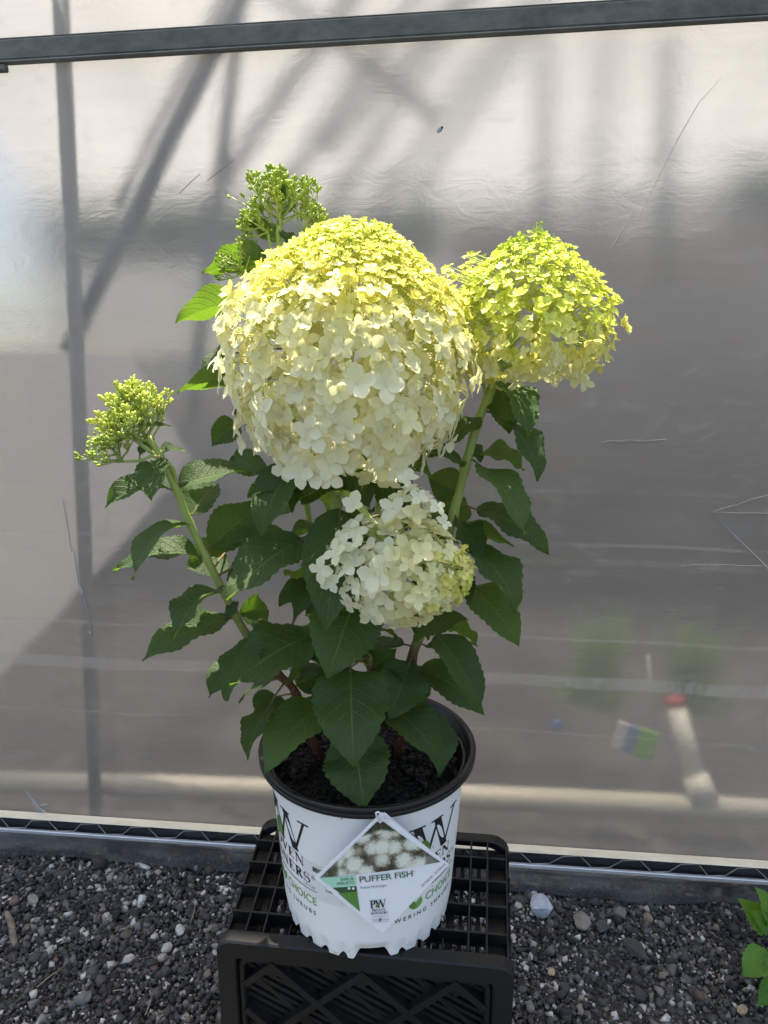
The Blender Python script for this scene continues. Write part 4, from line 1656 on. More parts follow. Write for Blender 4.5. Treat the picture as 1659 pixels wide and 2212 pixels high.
def flower_photo():
    t = NT('printed_flower_photo')
    uv = t.node('ShaderNodeUVMap').outputs[0]
    wv = t.node('ShaderNodeTexNoise'); wv.inputs['Scale'].default_value = 22; wv.inputs['Detail'].default_value = 5; t.link(uv, wv.inputs['Vector'])
    va = t.node('ShaderNodeVectorMath', operation='MULTIPLY_ADD')
    t.link(wv.outputs['Color'], va.inputs[0]); va.inputs[1].default_value = (0.13, 0.13, 0); t.link(uv, va.inputs[2])
    nd = t.node('ShaderNodeTexVoronoi', feature='F1')
    nd.inputs['Scale'].default_value = 4.4
    nd.inputs['Randomness'].default_value = 0.8
    t.link(va.outputs[0], nd.inputs['Vector'])
    fine = t.noise(60, 5, 0.8, uv)
    puff = t.maprange(nd.outputs['Distance'], 0.28, 0.86, 1.0, 0.08, 'SMOOTHSTEP')
    k = t.math('MULTIPLY', puff, t.maprange(fine, 0.30, 0.70, 0.60, 1.2), clamp=True)
    col = t.ramp(k, [(0.10, (0.05, 0.045, 0.03)), (0.30, (0.20, 0.18, 0.125)), (0.50, (0.46, 0.46, 0.36)), (0.90, (0.74, 0.75, 0.65))])
    sp = t.node('ShaderNodeSeparateXYZ'); t.link(uv, sp.inputs[0])
    side = t.math('ABSOLUTE', sp.outputs[0])
    lim_ = t.math('SUBTRACT', t.math('MULTIPLY_ADD', fine, 0.10, 0.66), t.math('MULTIPLY', side, 0.25))
    dark = t.maprange(t.math('SUBTRACT', sp.outputs[1], lim_), -0.015, 0.03)
    back = t.ramp(t.noise(14, 5, 0.7, uv), [(0.35, (0.012, 0.014, 0.012)), (0.55, (0.05, 0.065, 0.03)), (0.75, (0.11, 0.11, 0.09))])
    bl = t.maprange(t.math('SUBTRACT', side, t.math('MULTIPLY_ADD', fine, 0.12, 0.58)), -0.02, 0.03)
    col = t.mix(t.math('MAXIMUM', dark, t.math('MULTIPLY', bl, 0.8)), col, back)
    t.link(col, t.bsdf.inputs['Base Color'])
    t.set(Roughness=0.22)
    return t.m


def tag_poly(name, pts, mat, lift=0.0006, n=8, uv=False):
    """fan of a flat printed area, subdivided so it follows the bent card; pts in zoomed coordinates"""
    pts = [np.array(p, float) for p in pts]
    vs, fs, uvs = [], [], []
    def put(p):
        vs.append(zt(p[0], p[1], lift)); s, t = ZM @ (p - zc); uvs.append((s, t)); return len(vs) - 1
    for a in range(1, len(pts) - 1):
        A_, B_, C_ = pts[0], pts[a], pts[a + 1]
        idx = {}
        for i in range(n + 1):
            for j in range(n + 1 - i):
                idx[i, j] = put(A_ + (B_ - A_) * i / n + (C_ - A_) * j / n)
        for i in range(n):
            for j in range(n - i):
                fs.append((idx[i, j], idx[i + 1, j], idx[i, j + 1]))
                if i + j < n - 1:
                    fs.append((idx[i + 1, j], idx[i + 1, j + 1], idx[i, j + 1]))
    return add(name, new_mesh(name, vs, fs, [mat], uvs=uvs), ptag)


def tag_text(name, vfw, x0, x1, y0, y1, h, mat, lift=0.0009, slope=None):
    """text between zoomed points (x0,y0) and (x1,y1) on its base line, cap height h"""
    v, f, w = vfw
    ys = max(p[1] for p in v) or 1
    d = np.array([x1 - x0, y1 - y0], float)
    L = np.linalg.norm(d)
    up = np.array([d[1], -d[0]]) / L
    out = []
    for x, y in v:
        p = np.array([x0, y0]) + d * ((x + w / 2) / w) + up * (y * h)
        out.append(zt(p[0], p[1], lift))
    return add(name, new_mesh(name, out, f, [mat]), ptag)


tag_poly('photo_print', [(430, 1262), (1218, 1157), (846, 884), (800, 884)], flower_photo())
tag_poly('mint_band', [(428, 1266), (664, 1236), (668, 1306), (512, 1324)], M_MINT)
tag_poly('dark_band', [(512, 1325), (668, 1307), (673, 1343), (560, 1357)], M_DKGREEN)
tag_poly('green_band', [(549, 1359), (673, 1344), (691, 1478)], M_MIDGREEN)
one = lambda s: text_polys(s, 1.0)
tag_text('printed_words', one('SHRUB'), 566, 651, 1274, 1266, 19, M_DKGREEN)
tag_text('printed_words', one('ARBUSTO'), 539, 655, 1303, 1291, 19, M_DKGREEN)
tag_text('printed_title', one('PUFFER FISH'), 691, 1036, 1282, 1242, 40, M_TITLE)
tag_text('printed_title', one('PUFFER FISH'), 692.5, 1037.5, 1281.5, 1241.5, 40, M_TITLE, 0.00098)
tag_text('registered_mark', one('®'), 1040, 1050, 1216, 1215, 11, M_TITLE)
tag_text('printed_words', one('Panicle Hydrangea'), 696, 865, 1325, 1306, 17, M_INKGREY)
tag_text('logo_letters', serif_text('PW', 1.0, -0.08), 758, 866, 1456, 1444, 53, M_INK)
tag_poly('logo_leaf', [(796, 1450), (792, 1435), (806, 1422), (816, 1410), (817, 1430), (808, 1445)], M_INKLIME, 0.0012, 1)
tag_text('logo_name', serif_text('PROVEN', 1.0), 770, 861, 1478, 1469, 17, M_INK)
tag_text('logo_name', serif_text('WINNERS', 1.0), 763, 874, 1500, 1490, 18, M_INK)
tag_poly('logo_rule', [(766, 1513), (880, 1504), (880, 1506), (766, 1515)], M_INKGREY, 0.0009, 2)
tag_text('logo_word', one('COLOR'), 769, 808, 1540, 1538, 11, M_INKGREY)
tag_text('logo_word', one('CHOICE'), 838, 880, 1537, 1533, 11, M_INKGREY)
tag_poly('logo_leaf', [(822, 1546), (812, 1534), (816, 1522), (826, 1519), (834, 1524), (832, 1538)], M_INKGREY, 0.0009, 1)
tag_text('logo_word', one('FLOWERING SHRUBS'), 770, 880, 1553, 1547, 6, M_INKGREY)
tag_text('edge_words', one('EXTERIOR / INTERIOR'), 1102, 1258, 1318, 1176, 15, M_INKGREY)
for cx_ in (620, 648):
    tag_poly('sun_symbol', [(cx_ + 10 * math.cos(a) * (1 if k % 2 else 0.75), 1322 + 10 * math.sin(a) * (1 if k % 2 else 0.75)) for k, a in enumerate(np.linspace(0, 2 * math.pi, 17)[:-1])], M_CARD, 0.0009, 1)
# loop of plastic tie through the punched corner
m = MB()
lp_ = [zt(x, y, l) for x, y, l in ((822, 880, 0.003), (812, 862, 0.004), (800, 835, 0.004), (795, 808, 0.006), (808, 800, 0.006), (828, 815, 0.006), (835, 842, 0.006), (830, 866, 0.005), (818, 872, 0.004))]
m.tube(lp_, 0.0011, 6)
m.tube([zt(x, y, l) for x, y, l in ((826, 820, 0.007), (850, 814, 0.005), (872, 832, 0.004), (880, 850, 0.004), (872, 864, 0.004), (845, 858, 0.005), (825, 850, 0.006))], 0.0009, 6)
m.build('tie_loop', M_TIE, ptag, True)

# ------------------------------------------------------------------ hydrangea
hyd = empty('hydrangea', (POT.x, POT.y, POT.z + 0.188))
tag(hyd, 'hydrangea with cream, lime and white flower heads growing in the white pot', 'shrub')
HO = hyd.location.copy()
UP = Vector((0, 0, 1))


def pxm(p):
    """metres per picture unit at a world point"""
    zc_ = p.y * CP - (p.z - CAM_H) * SP
    return zc_ / FPX


def spline(pts, n):
    """Catmull-Rom through pts"""
    out = []
    q = [pts[0] * 2 - pts[1]] + list(pts) + [pts[-1] * 2 - pts[-2]]
    for i in range(1, len(q) - 2):
        for k in range(n):
            t = k / n
            a, b, c, d = q[i - 1], q[i], q[i + 1], q[i + 2]
            out.append(0.5 * ((2 * b) + (c - a) * t + (2 * a - 5 * b + 4 * c - d) * t * t + (3 * b - a - 3 * c + d) * t ** 3))
    out.append(pts[-1])
    return out


STEMS = []


def stem(pts, r0, r1, name='stem'):
    w = [P(*p) for p in pts]
    sp_ = spline(w, 5)
    n = len(sp_)
    m = MB()
    rad = []
    for i in range(n):
        r = r0 + (r1 - r0) * i / (n - 1)
        node = min((sp_[i] - q).length for q in w)
        rad.append(r * (1.0 + 0.22 * math.exp(-(node / 0.006) ** 2)))
    m.tube([p - HO for p in sp_], rad, 9)
    o = m.build(name, M_STEM, hyd, True)
    STEMS.append(sp_)
    return o


stem([(690, 1640, .775), (640, 1500, .765), (600, 1455, .755), (535, 1373, .745), (508, 1327, .74), (479, 1271, .735), (446, 1205, .73), (409, 1128, .725), (380, 1056, .72), (345, 985, .715), (318, 945, .712)], 0.0052, 0.0040)
stem([(770, 1660, .78), (748, 1450, .772), (738, 1250, .765), (726, 1095, .758), (728, 990, .75), (742, 880, .745), (755, 760, .745)], 0.0066, 0.0050)
stem([(860, 1650, .79), (887, 1440, .785), (909, 1364, .785), (955, 1210, .79), (980, 1110, .795), (1005, 1010, .80), (1030, 918, .80), (1052, 865, .80), (1082, 790, .80), (1125, 705, .80)], 0.0068, 0.0052)
stem([(800, 1640, .765), (801, 1442, .758), (803, 1353, .755), (812, 1250, .75), (815, 1120, .76), (822, 1040, .77)], 0.0048, 0.0032)
stem([(745, 1640, .81), (705, 1350, .84), (660, 1080, .85), (625, 800, .855), (605, 600, .86), (602, 500, .86), (606, 440, .86)], 0.0050, 0.0034)
stem([(728, 1060, .748), (750, 1070, .72), (782, 1099, .69), (818, 1150, .665), (872, 1205, .655)], 0.0042, 0.0032, 'flower_stalk')
stem([(605, 640, .858), (588, 560, .858), (579, 505, .858)], 0.0022, 0.0016, 'flower_stalk')
stem([(610, 610, .86), (628, 545, .862), (652, 508, .862)], 0.0022, 0.0016, 'flower_stalk')
stem([(600, 640, .855), (560, 620, .85), (530, 590, .848)], 0.0016, 0.0012, 'flower_stalk')
stem([(380, 1056, .72), (372, 1010, .714), (335, 985, .708), (300, 995, .703), (250, 997, .70)], 0.0018, 0.0013, 'flower_stalk')
stem([(348, 992, .714), (318, 970, .705), (285, 945, .70)], 0.0024, 0.0018, 'flower_stalk')
stem([(1074, 806, .80), (1045, 765, .795), (1000, 705, .79)], 0.0022, 0.0015, 'flower_stalk')
stem([(1078, 800, .80), (1115, 785, .785), (1185, 778, .77)], 0.0024, 0.0016, 'flower_stalk')
stem([(1050, 868, .80), (1044, 810, .80), (1052, 750, .80)], 0.0020, 0.0015, 'flower_stalk')
stem([(1080, 795, .80), (1095, 760, .785), (1130, 720, .77)], 0.0022, 0.0015, 'flower_stalk')
# cut-off stub in the middle
m = MB()
a, b = P(742, 1445, .764), P(742, 1403, .762)
m.tube([a - HO, a.lerp(b, 0.5) - HO, b - HO], [0.0062, 0.0066, 0.0060], 10)
m.build('pruned_stub', simple('stub_bark', (0.19, 0.055, 0.03), 0.6, 0.3, 80, 0.3), hyd, True)


def nearest_stem(p):
    best, bd = None, 9
    for s in STEMS:
        for q in s:
            d = (q - p).length
            if d < bd:
                best, bd = q, d
    return best, bd


FACE = {'F': (0, -1, 0.40), 'U': (0, -0.55, 1), 'B': (0.0, 0.75, 0.75), 'L': (-0.45, -0.75, 0.6), 'R': (0.45, -0.75, 0.6), 'T': (0, -0.40, 1), 'S': (-0.2, -0.25, 1), 'Z': (-0.25, -0.62, 0.8), 'X': (0.55, -0.75, 0.4), 'Y': (-0.55, -0.75, 0.4)}


def leaf_profile(s):
    a = (s ** 0.72) * (1 - s) ** 1.12 / 0.292 if 0 < s < 1 else 0.0
    return min(1, a) + 0.02 * (1 - s)


def make_leaf(B, T, w, n, arch=0.12, fold=0.35, wave=0.05, twist=0.0, mat=None, petiole=True, parent=None, org=None, ns=24, seed=0, curl=0.0):
    """B base, T tip, n facing of the upper side, arch bows the blade towards n, fold raises the margins"""
    parent = parent or hyd
    org = HO if org is None else org
    rr = random.Random(seed)
    n = Vector(n).normalized()
    ch = T - B
    L = ch.length
    c = ch.normalized()
    n = (n - c * n.dot(c)).normalized()
    mid = (B + T) / 2 + n * arch * L * 2 * 0.75
    side0 = c.cross(n).normalized()
    mid += side0 * L * rr.uniform(-0.06, 0.06)
    vv, uv = [], []
    cols = (-1, -0.72, -0.40, -0.13, 0, 0.13, 0.40, 0.72, 1)
    ph = rr.uniform(0, 6.28)
    ph2 = rr.uniform(0, 6.28)
    nw = rr.uniform(1.6, 2.6)
    for i in range(ns + 1):
        s = i / ns
        p = B * (1 - s) ** 2 + mid * 2 * s * (1 - s) + T * s * s
        t = ((mid - B) * (1 - s) + (T - mid) * s).normalized()
        side = t.cross(n).normalized()
        nn = side.cross(t).normalized()
        ang = twist * (s - 0.3)
        side, nn = side * math.cos(ang) + nn * math.sin(ang), nn * math.cos(ang) - side * math.sin(ang)
        wd = w / 2 * leaf_profile(s)
        tooth = 0.07 if i % 2 else -0.02
        for v in cols:
            a = abs(v)
            k = wd * v * (1 + (tooth if a == 1 and 0.08 < s < 0.97 else 0))
            lift = fold * wd * (a ** 1.3) - curl * wd * a ** 3
            lift += wave * w * a * a * math.sin(nw * 2 * math.pi * s + (ph if v > 0 else ph2))
            # quilting between the side veins
            lift += 0.012 * w * (1 - a) * a * 4 * math.sin(2 * math.pi * (8 * (s - 0.30 * a ** 1.25)))
            vv.append(p + side * k + nn * lift - org)
            uv.append((s, v))
    nc = len(cols)
    fs = [(i * nc + j, i * nc + j + 1, (i + 1) * nc + j + 1, (i + 1) * nc + j) for i in range(ns) for j in range(nc - 1)]
    fm_ = [0] * len(fs)
    if petiole:
        q, d = nearest_stem(B)
        if d < 0.075:
            m = MB()
            t0 = (mid - B).normalized()
            pts = [q - org, q.lerp(B, 0.5) + UP * 0.002 - org, B - org, B + t0 * L * 0.07 - n * 0.0006 - org]
            m.tube(pts, [0.0017, 0.0013, 0.0012, 0.0005], 6)
            k = len(vv)
            vv += m.v
            uv += [(0, 0)] * len(m.v)
            for f in m.f:
                fs.append(tuple(x + k for x in f)); fm_.append(1)
    me = new_mesh('leaf', vv, fs, [mat or M_LEAF, M_PETIOLE], fm_, True, uv)
    return add('leaf', me, parent)


# leaves read from the photograph: base px, base depth, tip px, tip depth, width px, facing, arch, fold, twist
LEAVES = [
    # left branch
    (346, 990, .705, 328, 1083, .660, 56, 'Z', .10, .30, 0), (370, 1057, .715, 226, 1097, .70, 62, 'T', .20, .55, .9), (386, 1050, .72, 542, 1020, .75, 66, 'U', .12, .45, .5),
    (413, 1112, .73, 468, 1046, .78, 64, 'F', .08, .55, .6), (407, 1134, .72, 286, 1253, .640, 82, 'S', .26, .22, -.4), (436, 1204, .725, 247, 1236, .70, 70, 'T', .22, .40, .3),
    (455, 1182, .74, 566, 1083, .78, 78, 'F', .12, .45, .6), (488, 1192, .79, 400, 1228, .76, 66, 'F', .06, .40, 0), (470, 1274, .73, 374, 1388, .650, 84, 'Z', .20, .30, -.3),
    (500, 1336, .735, 305, 1428, .68, 74, 'T', .14, .35, .5), (517, 1325, .75, 577, 1318, .80, 52, 'F', .10, .45, .5), (515, 1300, .735, 487, 1346, .725, 24, 'L', .10, .3, 0),
    (345, 975, .715, 400, 976, .73, 30, 'U', .12, .4, .4), (332, 948, .715, 300, 996, .72, 24, 'Y', .15, .3, 0),
    # behind the big head, left
    (582, 562, .855, 438, 592, .83, 60, 'B', .12, .30, .2), (598, 612, .85, 559, 543, .84, 50, 'R', .05, .25, 0), (528, 652, .80, 379, 699, .78, 62, 'B', .14, .35, .2),
    (518, 762, .82, 432, 808, .80, 46, 'U', .12, .4, 0), (530, 826, .80, 383, 850, .77, 50, 'B', .16, .35, .2), (515, 915, .80, 457, 964, .78, 46, 'F', .10, .4, 0), (600, 520, .86, 527, 478, .85, 34, 'B', .12, .3, 0), (613, 500, .86, 622, 530, .85, 26, 'X', .1, .3, 0),
    # centre, upper storey
    (505, 985, .79, 592, 1024, .75, 44, 'F', .1, .3, 0), (648, 1000, .73, 563, 1162, .68, 84, 'L', .14, .30, .2), (648, 1052, .75, 534, 1072, .70, 62, 'U', .14, .5, .3),
    (632, 1166, .76, 474, 1178, .72, 58, 'T', .10, .35, .3), (650, 1168, .73, 490, 1298, .66, 118, 'L', .10, .30, -.2), (590, 1185, .76, 492, 1275, .73, 70, 'L', .10, .3, 0),
    (735, 1100, .72, 701, 1367, .635, 128, 'F', .10, .22, .15), (765, 1300, .70, 707, 1468, .63, 138, 'F', .12, .22, .1), (668, 1374, .725, 498, 1482, .655, 132, 'L', .10, .25, -.1),
    (562, 1382, .73, 487, 1514, .665, 92, 'L', .12, .25, 0), (690, 1395, .77, 624, 1448, .75, 46, 'B', .10, .3, 0), (668, 1272, .78, 602, 1310, .76, 48, 'U', .14, .4, 0), (672, 1268, .79, 612, 1236, .78, 50, 'B', .08, .3, 0),
    # the lowest leaves over the pot
    (757, 1442, .72, 765, 1660, .625, 150, 'F', .12, .18, .05), (764, 1588, .70, 787, 1750, .632, 132, 'F', .10, .18, 0), (882, 1440, .745, 842, 1556, .68, 92, 'F', .12, .22, 0),
    (852, 1528, .73, 950, 1640, .66, 104, 'R', .10, .22, 0), (928, 1540, .75, 946, 1678, .69, 66, 'X', .10, .3, 0), (700, 1520, .74, 569, 1672, .645, 112, 'Z', .16, .24, .1),
    (580, 1528, .74, 533, 1641, .65, 52, 'Z', .12, .3, -.2), (600, 1505, .77, 562, 1560, .74, 60, 'U', .12, .35, 0), (705, 1500, .79, 668, 1590, .77, 60, 'F', .1, .3, 0),
    # right side, bottom to top
    (942, 1370, .76, 1038, 1538, .685, 84, 'X', .10, .30, .2), (905, 1446, .775, 1047, 1547, .73, 66, 'T', .16, .40, -.4), (968, 1358, .80, 1033, 1396, .79, 50, 'B', .12, .3, 0),
    (895, 1372, .76, 1012, 1340, .72, 74, 'U', .10, .3, 0), (1012, 1265, .765, 1122, 1397, .70, 84, 'T', .14, .32, -.5), (1012, 1185, .765, 1116, 1325, .67, 94, 'X', .14, .28, -.1),
    (985, 1163, .79, 1110, 1182, .75, 66, 'B', .14, .35, .2), (1030, 1101, .79, 1187, 1198, .74, 66, 'T', .14, .35, -.5), (1038, 1006, .79, 1134, 1155, .70, 92, 'R', .14, .26, .1),
    (1035, 985, .81, 1132, 1016, .80, 62, 'T', .18, .40, -.3), (1085, 822, .79, 1140, 942, .735, 88, 'R', .16, .28, 0), (1078, 830, .81, 1100, 938, .79, 58, 'F', .1, .3, 0),
    (1094, 908, .79, 1163, 1040, .75, 76, 'X', .16, .32, -.4), (1025, 902, .80, 966, 962, .78, 66, 'L', .14, .3, 0), (994, 1002, .80, 896, 978, .76, 66, 'U', .12, .35, 0),
    (985, 1060, .80, 925, 1030, .80, 60, 'F', .08, .3, 0), (1010, 960, .81, 1040, 1000, .80, 30, 'R', .1, .3, 0), (1060, 790, .80, 1042, 832, .79, 26, 'L', .1, .3, 0),
    # between the heads
    (848, 990, .74, 938, 1036, .72, 52, 'B', .10, .3, .2), (745, 968, .75, 775, 1022, .70, 54, 'R', .12, .3, 0), (735, 1000, .76, 800, 1100, .74, 60, 'R', .12, .3, 0), (822, 1040, .77, 900, 1095, .74, 74, 'F', .1, .3, 0),
    (820, 1060, .78, 862, 1010, .80, 60, 'F', .1, .3, 0), (720, 1060, .76, 650, 1090, .70, 84, 'U', .12, .3, 0), (722, 1020, .77, 655, 1030, .75, 76, 'F', .12, .3, 0), (960, 1150, .80, 900, 1110, .78, 70, 'F', .1, .3, 0),
    (965, 1120, .80, 1005, 1075, .82, 50, 'F', .1, .35, 0), (880, 970, .79, 830, 1005, .75, 70, 'F', .12, .3, 0), (940, 1210, .80, 900, 1290, .75, 80, 'F', .1, .3, 0), (950, 1230, .78, 1015, 1305, .72, 76, 'R', .12, .3, 0),
    (812, 1290, .76, 760, 1350, .70, 80, 'F', .1, .3, 0), (808, 1360, .76, 870, 1330, .72, 74, 'U', .1, .3, 0), (735, 1250, .78, 660, 1330, .74, 90, 'L', .1, .3, 0), (738, 1200, .79, 800, 1260, .76, 90, 'R', .1, .3, 0),
    (800, 1440, .765, 858, 1400, .74, 52, 'F', .1, .4, 0), (735, 1420, .775, 770, 1395, .76, 36, 'R', .1, .3, 0), (640, 1480, .78, 690, 1455, .80, 50, 'F', .1, .3, 0), (870, 1470, .80, 930, 1500, .80, 60, 'R', .1, .3, 0),
    (560, 830, .85, 530, 930, .83, 70, 'L', .1, .3, 0), (700, 1000, .80, 610, 1060, .82, 80, 'U', .12, .35, 0), (760, 1520, .80, 720, 1600, .79, 50, 'L', .1, .3, 0)]
for i, (bx0, by0, yb0, tx0, ty0, yt0, wpx, fc, ar, fo_, tw) in enumerate(LEAVES):
    B_, T_ = P(bx0, by0, yb0), P(tx0, ty0, yt0)
    w = wpx * pxm((B_ + T_) / 2) * (1.32 if wpx < 70 else 1.18 if wpx < 100 else 1.08)
    rr = random.Random(i)
    n = Vector(FACE[fc]) + Vector((rr.uniform(-.15, .15), rr.uniform(-.1, .1), rr.uniform(-.1, .1)))
    make_leaf(B_, T_, w, n, ar, fo_, 0.045 + 0.04 * rr.random(), tw, M_LEAF if rr.random() < 0.85 else M_YLEAF, True, None, None, 24, i)


# more leaves in opposite pairs along the stems, mostly half hidden
lr = random.Random(41)
for si, zs_ in ((1, (0.66, 0.72, 0.79, 0.86, 0.92)), (3, (0.68, 0.75, 0.82, 0.88)), (2, (0.70, 0.78, 0.86)), (4, (0.70, 0.80, 0.90)), (0, (0.66, 0.70))):
    for zz in zs_:
        q = min(STEMS[si], key=lambda v: abs(v.z - zz))
        a0 = lr.uniform(0, math.pi)
        for sg in (0, math.pi):
            a_ = a0 + sg + lr.uniform(-.3, .3)
            d_ = Vector((math.cos(a_), math.sin(a_), 0))
            L_ = lr.uniform(.060, .095)
            B_ = q + d_ * .014 + UP * .006
            T_ = B_ + d_ * L_ * .80 - UP * L_ * lr.uniform(.25, .65)
            if T_.y < .635:
                continue
            make_leaf(B_, T_, L_ * lr.uniform(.50, .62), UP + d_ * .3, lr.uniform(.12, .24), lr.uniform(.15, .5), .06 + .05 * lr.random(), lr.uniform(-.6, .6), M_LEAF if lr.random() < .8 else M_YLEAF, True, None, None, 20, lr.randrange(9999))


# ---------------- florets
def floret_mesh(name, tier, openness, nL, nW, seed):
    """four rounded petals; unit span, facing +Z"""
    rr = random.Random(seed)
    vv, fs = [], []
    for k in range(4):
        a0 = math.pi / 2 * k + rr.uniform(-0.16, 0.16)
        L = 0.5 * rr.uniform(0.86, 1.08)
        W = L * rr.uniform(0.66, 0.86)
        tilt = rr.uniform(-0.14, 0.14)
        el0 = R(12 + 62 * (1 - openness)) + rr.uniform(-0.12, 0.12)
        cup = 0.10 + 0.20 * rr.random()
        rolled = rr.uniform(-0.3, 0.25)
        base = len(vv)
        x = z = 0.0
        for i in range(nL + 1):
            s = i / nL
            el = el0 - s * R(30 * openness - 8) + rolled * s * s
            if i:
                x += L / nL * math.cos(el); z += L / nL * math.sin(el)
            wd = W / 2 * (math.sin(math.pi * min(1, (0.06 + 0.94 * s)) ** 1.25) ** 0.62 if s < 1 else 0.10)
            wd = max(wd, 0.035)
            for j in range(nW + 1):
                t = 2 * j / nW - 1
                lx, ly, lz = x, wd * t, z + cup * wd * t * t + tilt * wd * t
                ca, sa = math.cos(a0), math.sin(a0)
                vv.append((lx * ca - ly * sa, lx * sa + ly * ca, lz))
        for i in range(nL):
            for j in range(nW):
                p = base + i * (nW + 1) + j
                fs.append((p, p + 1, p + nW + 2, p + nW + 1))
    # small bead in the middle
    b = len(vv)
    for i in range(6):
        a = math.pi / 3 * i
        vv.append((0.045 * math.cos(a), 0.045 * math.sin(a), 0.015))
    vv.append((0, 0, 0.07))
    for i in range(6):
        fs.append((b + i, b + (i + 1) % 6, b + 6))
    return new_mesh(name, vv, fs, [TIER[tier]], None, True)


FL_FINE = {(t, v): floret_mesh('floret', t, o, 4, 4, 100 * t + v) for t in range(6) for v, o in enumerate((0.98, 0.80, 0.9, 0.62, 1.05, 0.72))}
FL_LOW = {}
for t in range(6):
    for v, o in enumerate((0.95, 0.75, 0.60, 0.45)):
        me = floret_mesh('floret_low', t, o, 3, 2, 900 + 10 * t + v)
        FL_LOW[v] = ([tuple(p.co) for p in me.vertices], [tuple(p.vertices) for p in me.polygons])
        bpy.data.meshes.remove(me)
FL_BUD = []
for v, o in enumerate((0.30, 0.15, 0.05)):
    me = floret_mesh('floret_bud', 0, o, 3, 2, 990 + v)
    FL_BUD.append(([tuple(p.co) for p in me.vertices], [tuple(p.vertices) for p in me.polygons]))
    bpy.data.meshes.remove(me)


def basis(n, spin):
    q = n.to_track_quat('Z', 'Y') @ Quaternion((0, 0, 1), spin)
    return q


class Head:
    def __init__(self, org, label):
        self.root = empty('flower_head', org - HO)
        self.root.parent = hyd
        self.root['label'] = label
        self.org = org
        self.items = []
        self.ped = MB()

    def put(self, p, n, size, tier, bud=False, stalk=None):
        self.items.append((p, n.normalized(), size, tier, bud))
        if stalk is not None:
            self.ped.tube([stalk - self.org, p - self.org], [0.0007, 0.0005], 4, 0, False)

    def fill(self, C0, C1, prof, sizef, tierf, cover=1.7, inner=True, updir=0.35, jit=0.2, fine_gap=None, openup=None):
        """C0 bottom, C1 top of the axis; prof [(s, r)]"""
        ax = (C1 - C0)
        H = ax.length
        a = ax.normalized()
        e1 = a.cross(Vector((0, 1, 0.01))).normalized()
        e2 = a.cross(e1)
        ss_ = np.linspace(0, 1, 200)
        rs = np.interp(ss_, [p[0] for p in prof], [p[1] for p in prof])
        dr = np.gradient(rs, ss_ * H)
        arcl = np.sqrt(1 + dr ** 2) * H / 199
        szs = np.array([sizef(s) for s in ss_])
        dens = 2 * np.pi * rs * arcl / (0.50 * szs ** 2) * cover
        cum = np.cumsum(dens)
        N = int(cum[-1])
        for i in range(N):
            k = int(np.searchsorted(cum, (i + rnd.random()) / N * cum[-1]))
            k = min(k, 199)
            s, r = ss_[k], rs[k]
            th = i * 2.399963 + rnd.uniform(-0.25, 0.25)
            rad = e1 * math.cos(th) + e2 * math.sin(th)
            size = szs[k] * rnd.uniform(0.66, 1.26)
            layer = rnd.random()
            bump_ = 1 + 0.10 * mnoise.noise(rad * 2.6 + a * s * 4) + 0.07 * mnoise.noise(rad * 6.0 + a * s * 9)
            shell = (1.0 if layer < 0.55 else rnd.uniform(0.74, 0.95)) * bump_
            nrm = (rad - a * dr[k]).normalized()
            p = C0 + a * (s * H) + rad * r * shell + nrm * rnd.uniform(-0.15, 0.42) * size
            n = nrm + UP * updir + Vector((rnd.gauss(0, jit), rnd.gauss(0, jit), rnd.gauss(0, jit)))
            tier = tierf(s + rnd.gauss(0, 0.06) + 0.10 * mnoise.noise(rad * 2.2 + a * s * 3))
            self.put(p, n, size, tier, tier == 0 and s > 0.5, p - nrm * (r * 0.35 + 0.008) - a * 0.004 if rnd.random() < 0.22 else None)

    def finish(self, nfine):
        cam_p = Vector((0, 0, CAM_H))
        def score(it):
            p, n, size, tier, bud = it
            v = (cam_p - p).normalized()
            # how far the floret stands out towards the photographer
            out = (p - self.org).normalized().dot(v)
            return size * (1.0 if out > 0.05 else 0.2) * (0.4 + max(0, out)) * (0 if bud else 1)
        order = sorted(range(len(self.items)), key=lambda i: -score(self.items[i]))
        fine = set(order[:nfine])
        rest = MB()
        for i, (p, n, size, tier, bud) in enumerate(self.items):
            q = basis(n, rnd.uniform(0, 6.28))
            if i in fine:
                v = rnd.choice((0, 1, 2, 3, 4, 5)) if tier >= 3 else rnd.choice((1, 3, 5))
                o = add('floret', FL_FINE[tier, v], self.root, p - self.org)
                o.rotation_mode = 'QUATERNION'
                o.rotation_quaternion = q
                o.scale = (size, size, size)
            else:
                vs, fs = FL_BUD[rnd.randrange(3)] if bud else FL_LOW[rnd.randrange(4) if tier < 3 else rnd.randrange(2)]
                mtx = q.to_matrix() * size
                rest.add([mtx @ Vector(x) + p - self.org for x in vs], fs, tier)
        o = rest.build('floret_mass', TIER, self.root, True)
        o['kind'] = 'stuff'
        if self.ped.v:
            o = self.ped.build('pedicels', M_PEDICEL, self.root, True)
            o['kind'] = 'stuff'
        return len(self.items)


def lerp_tab(tab):
    xs_, ys_ = zip(*tab)
    return lambda s: float(np.interp(s, xs_, ys_))


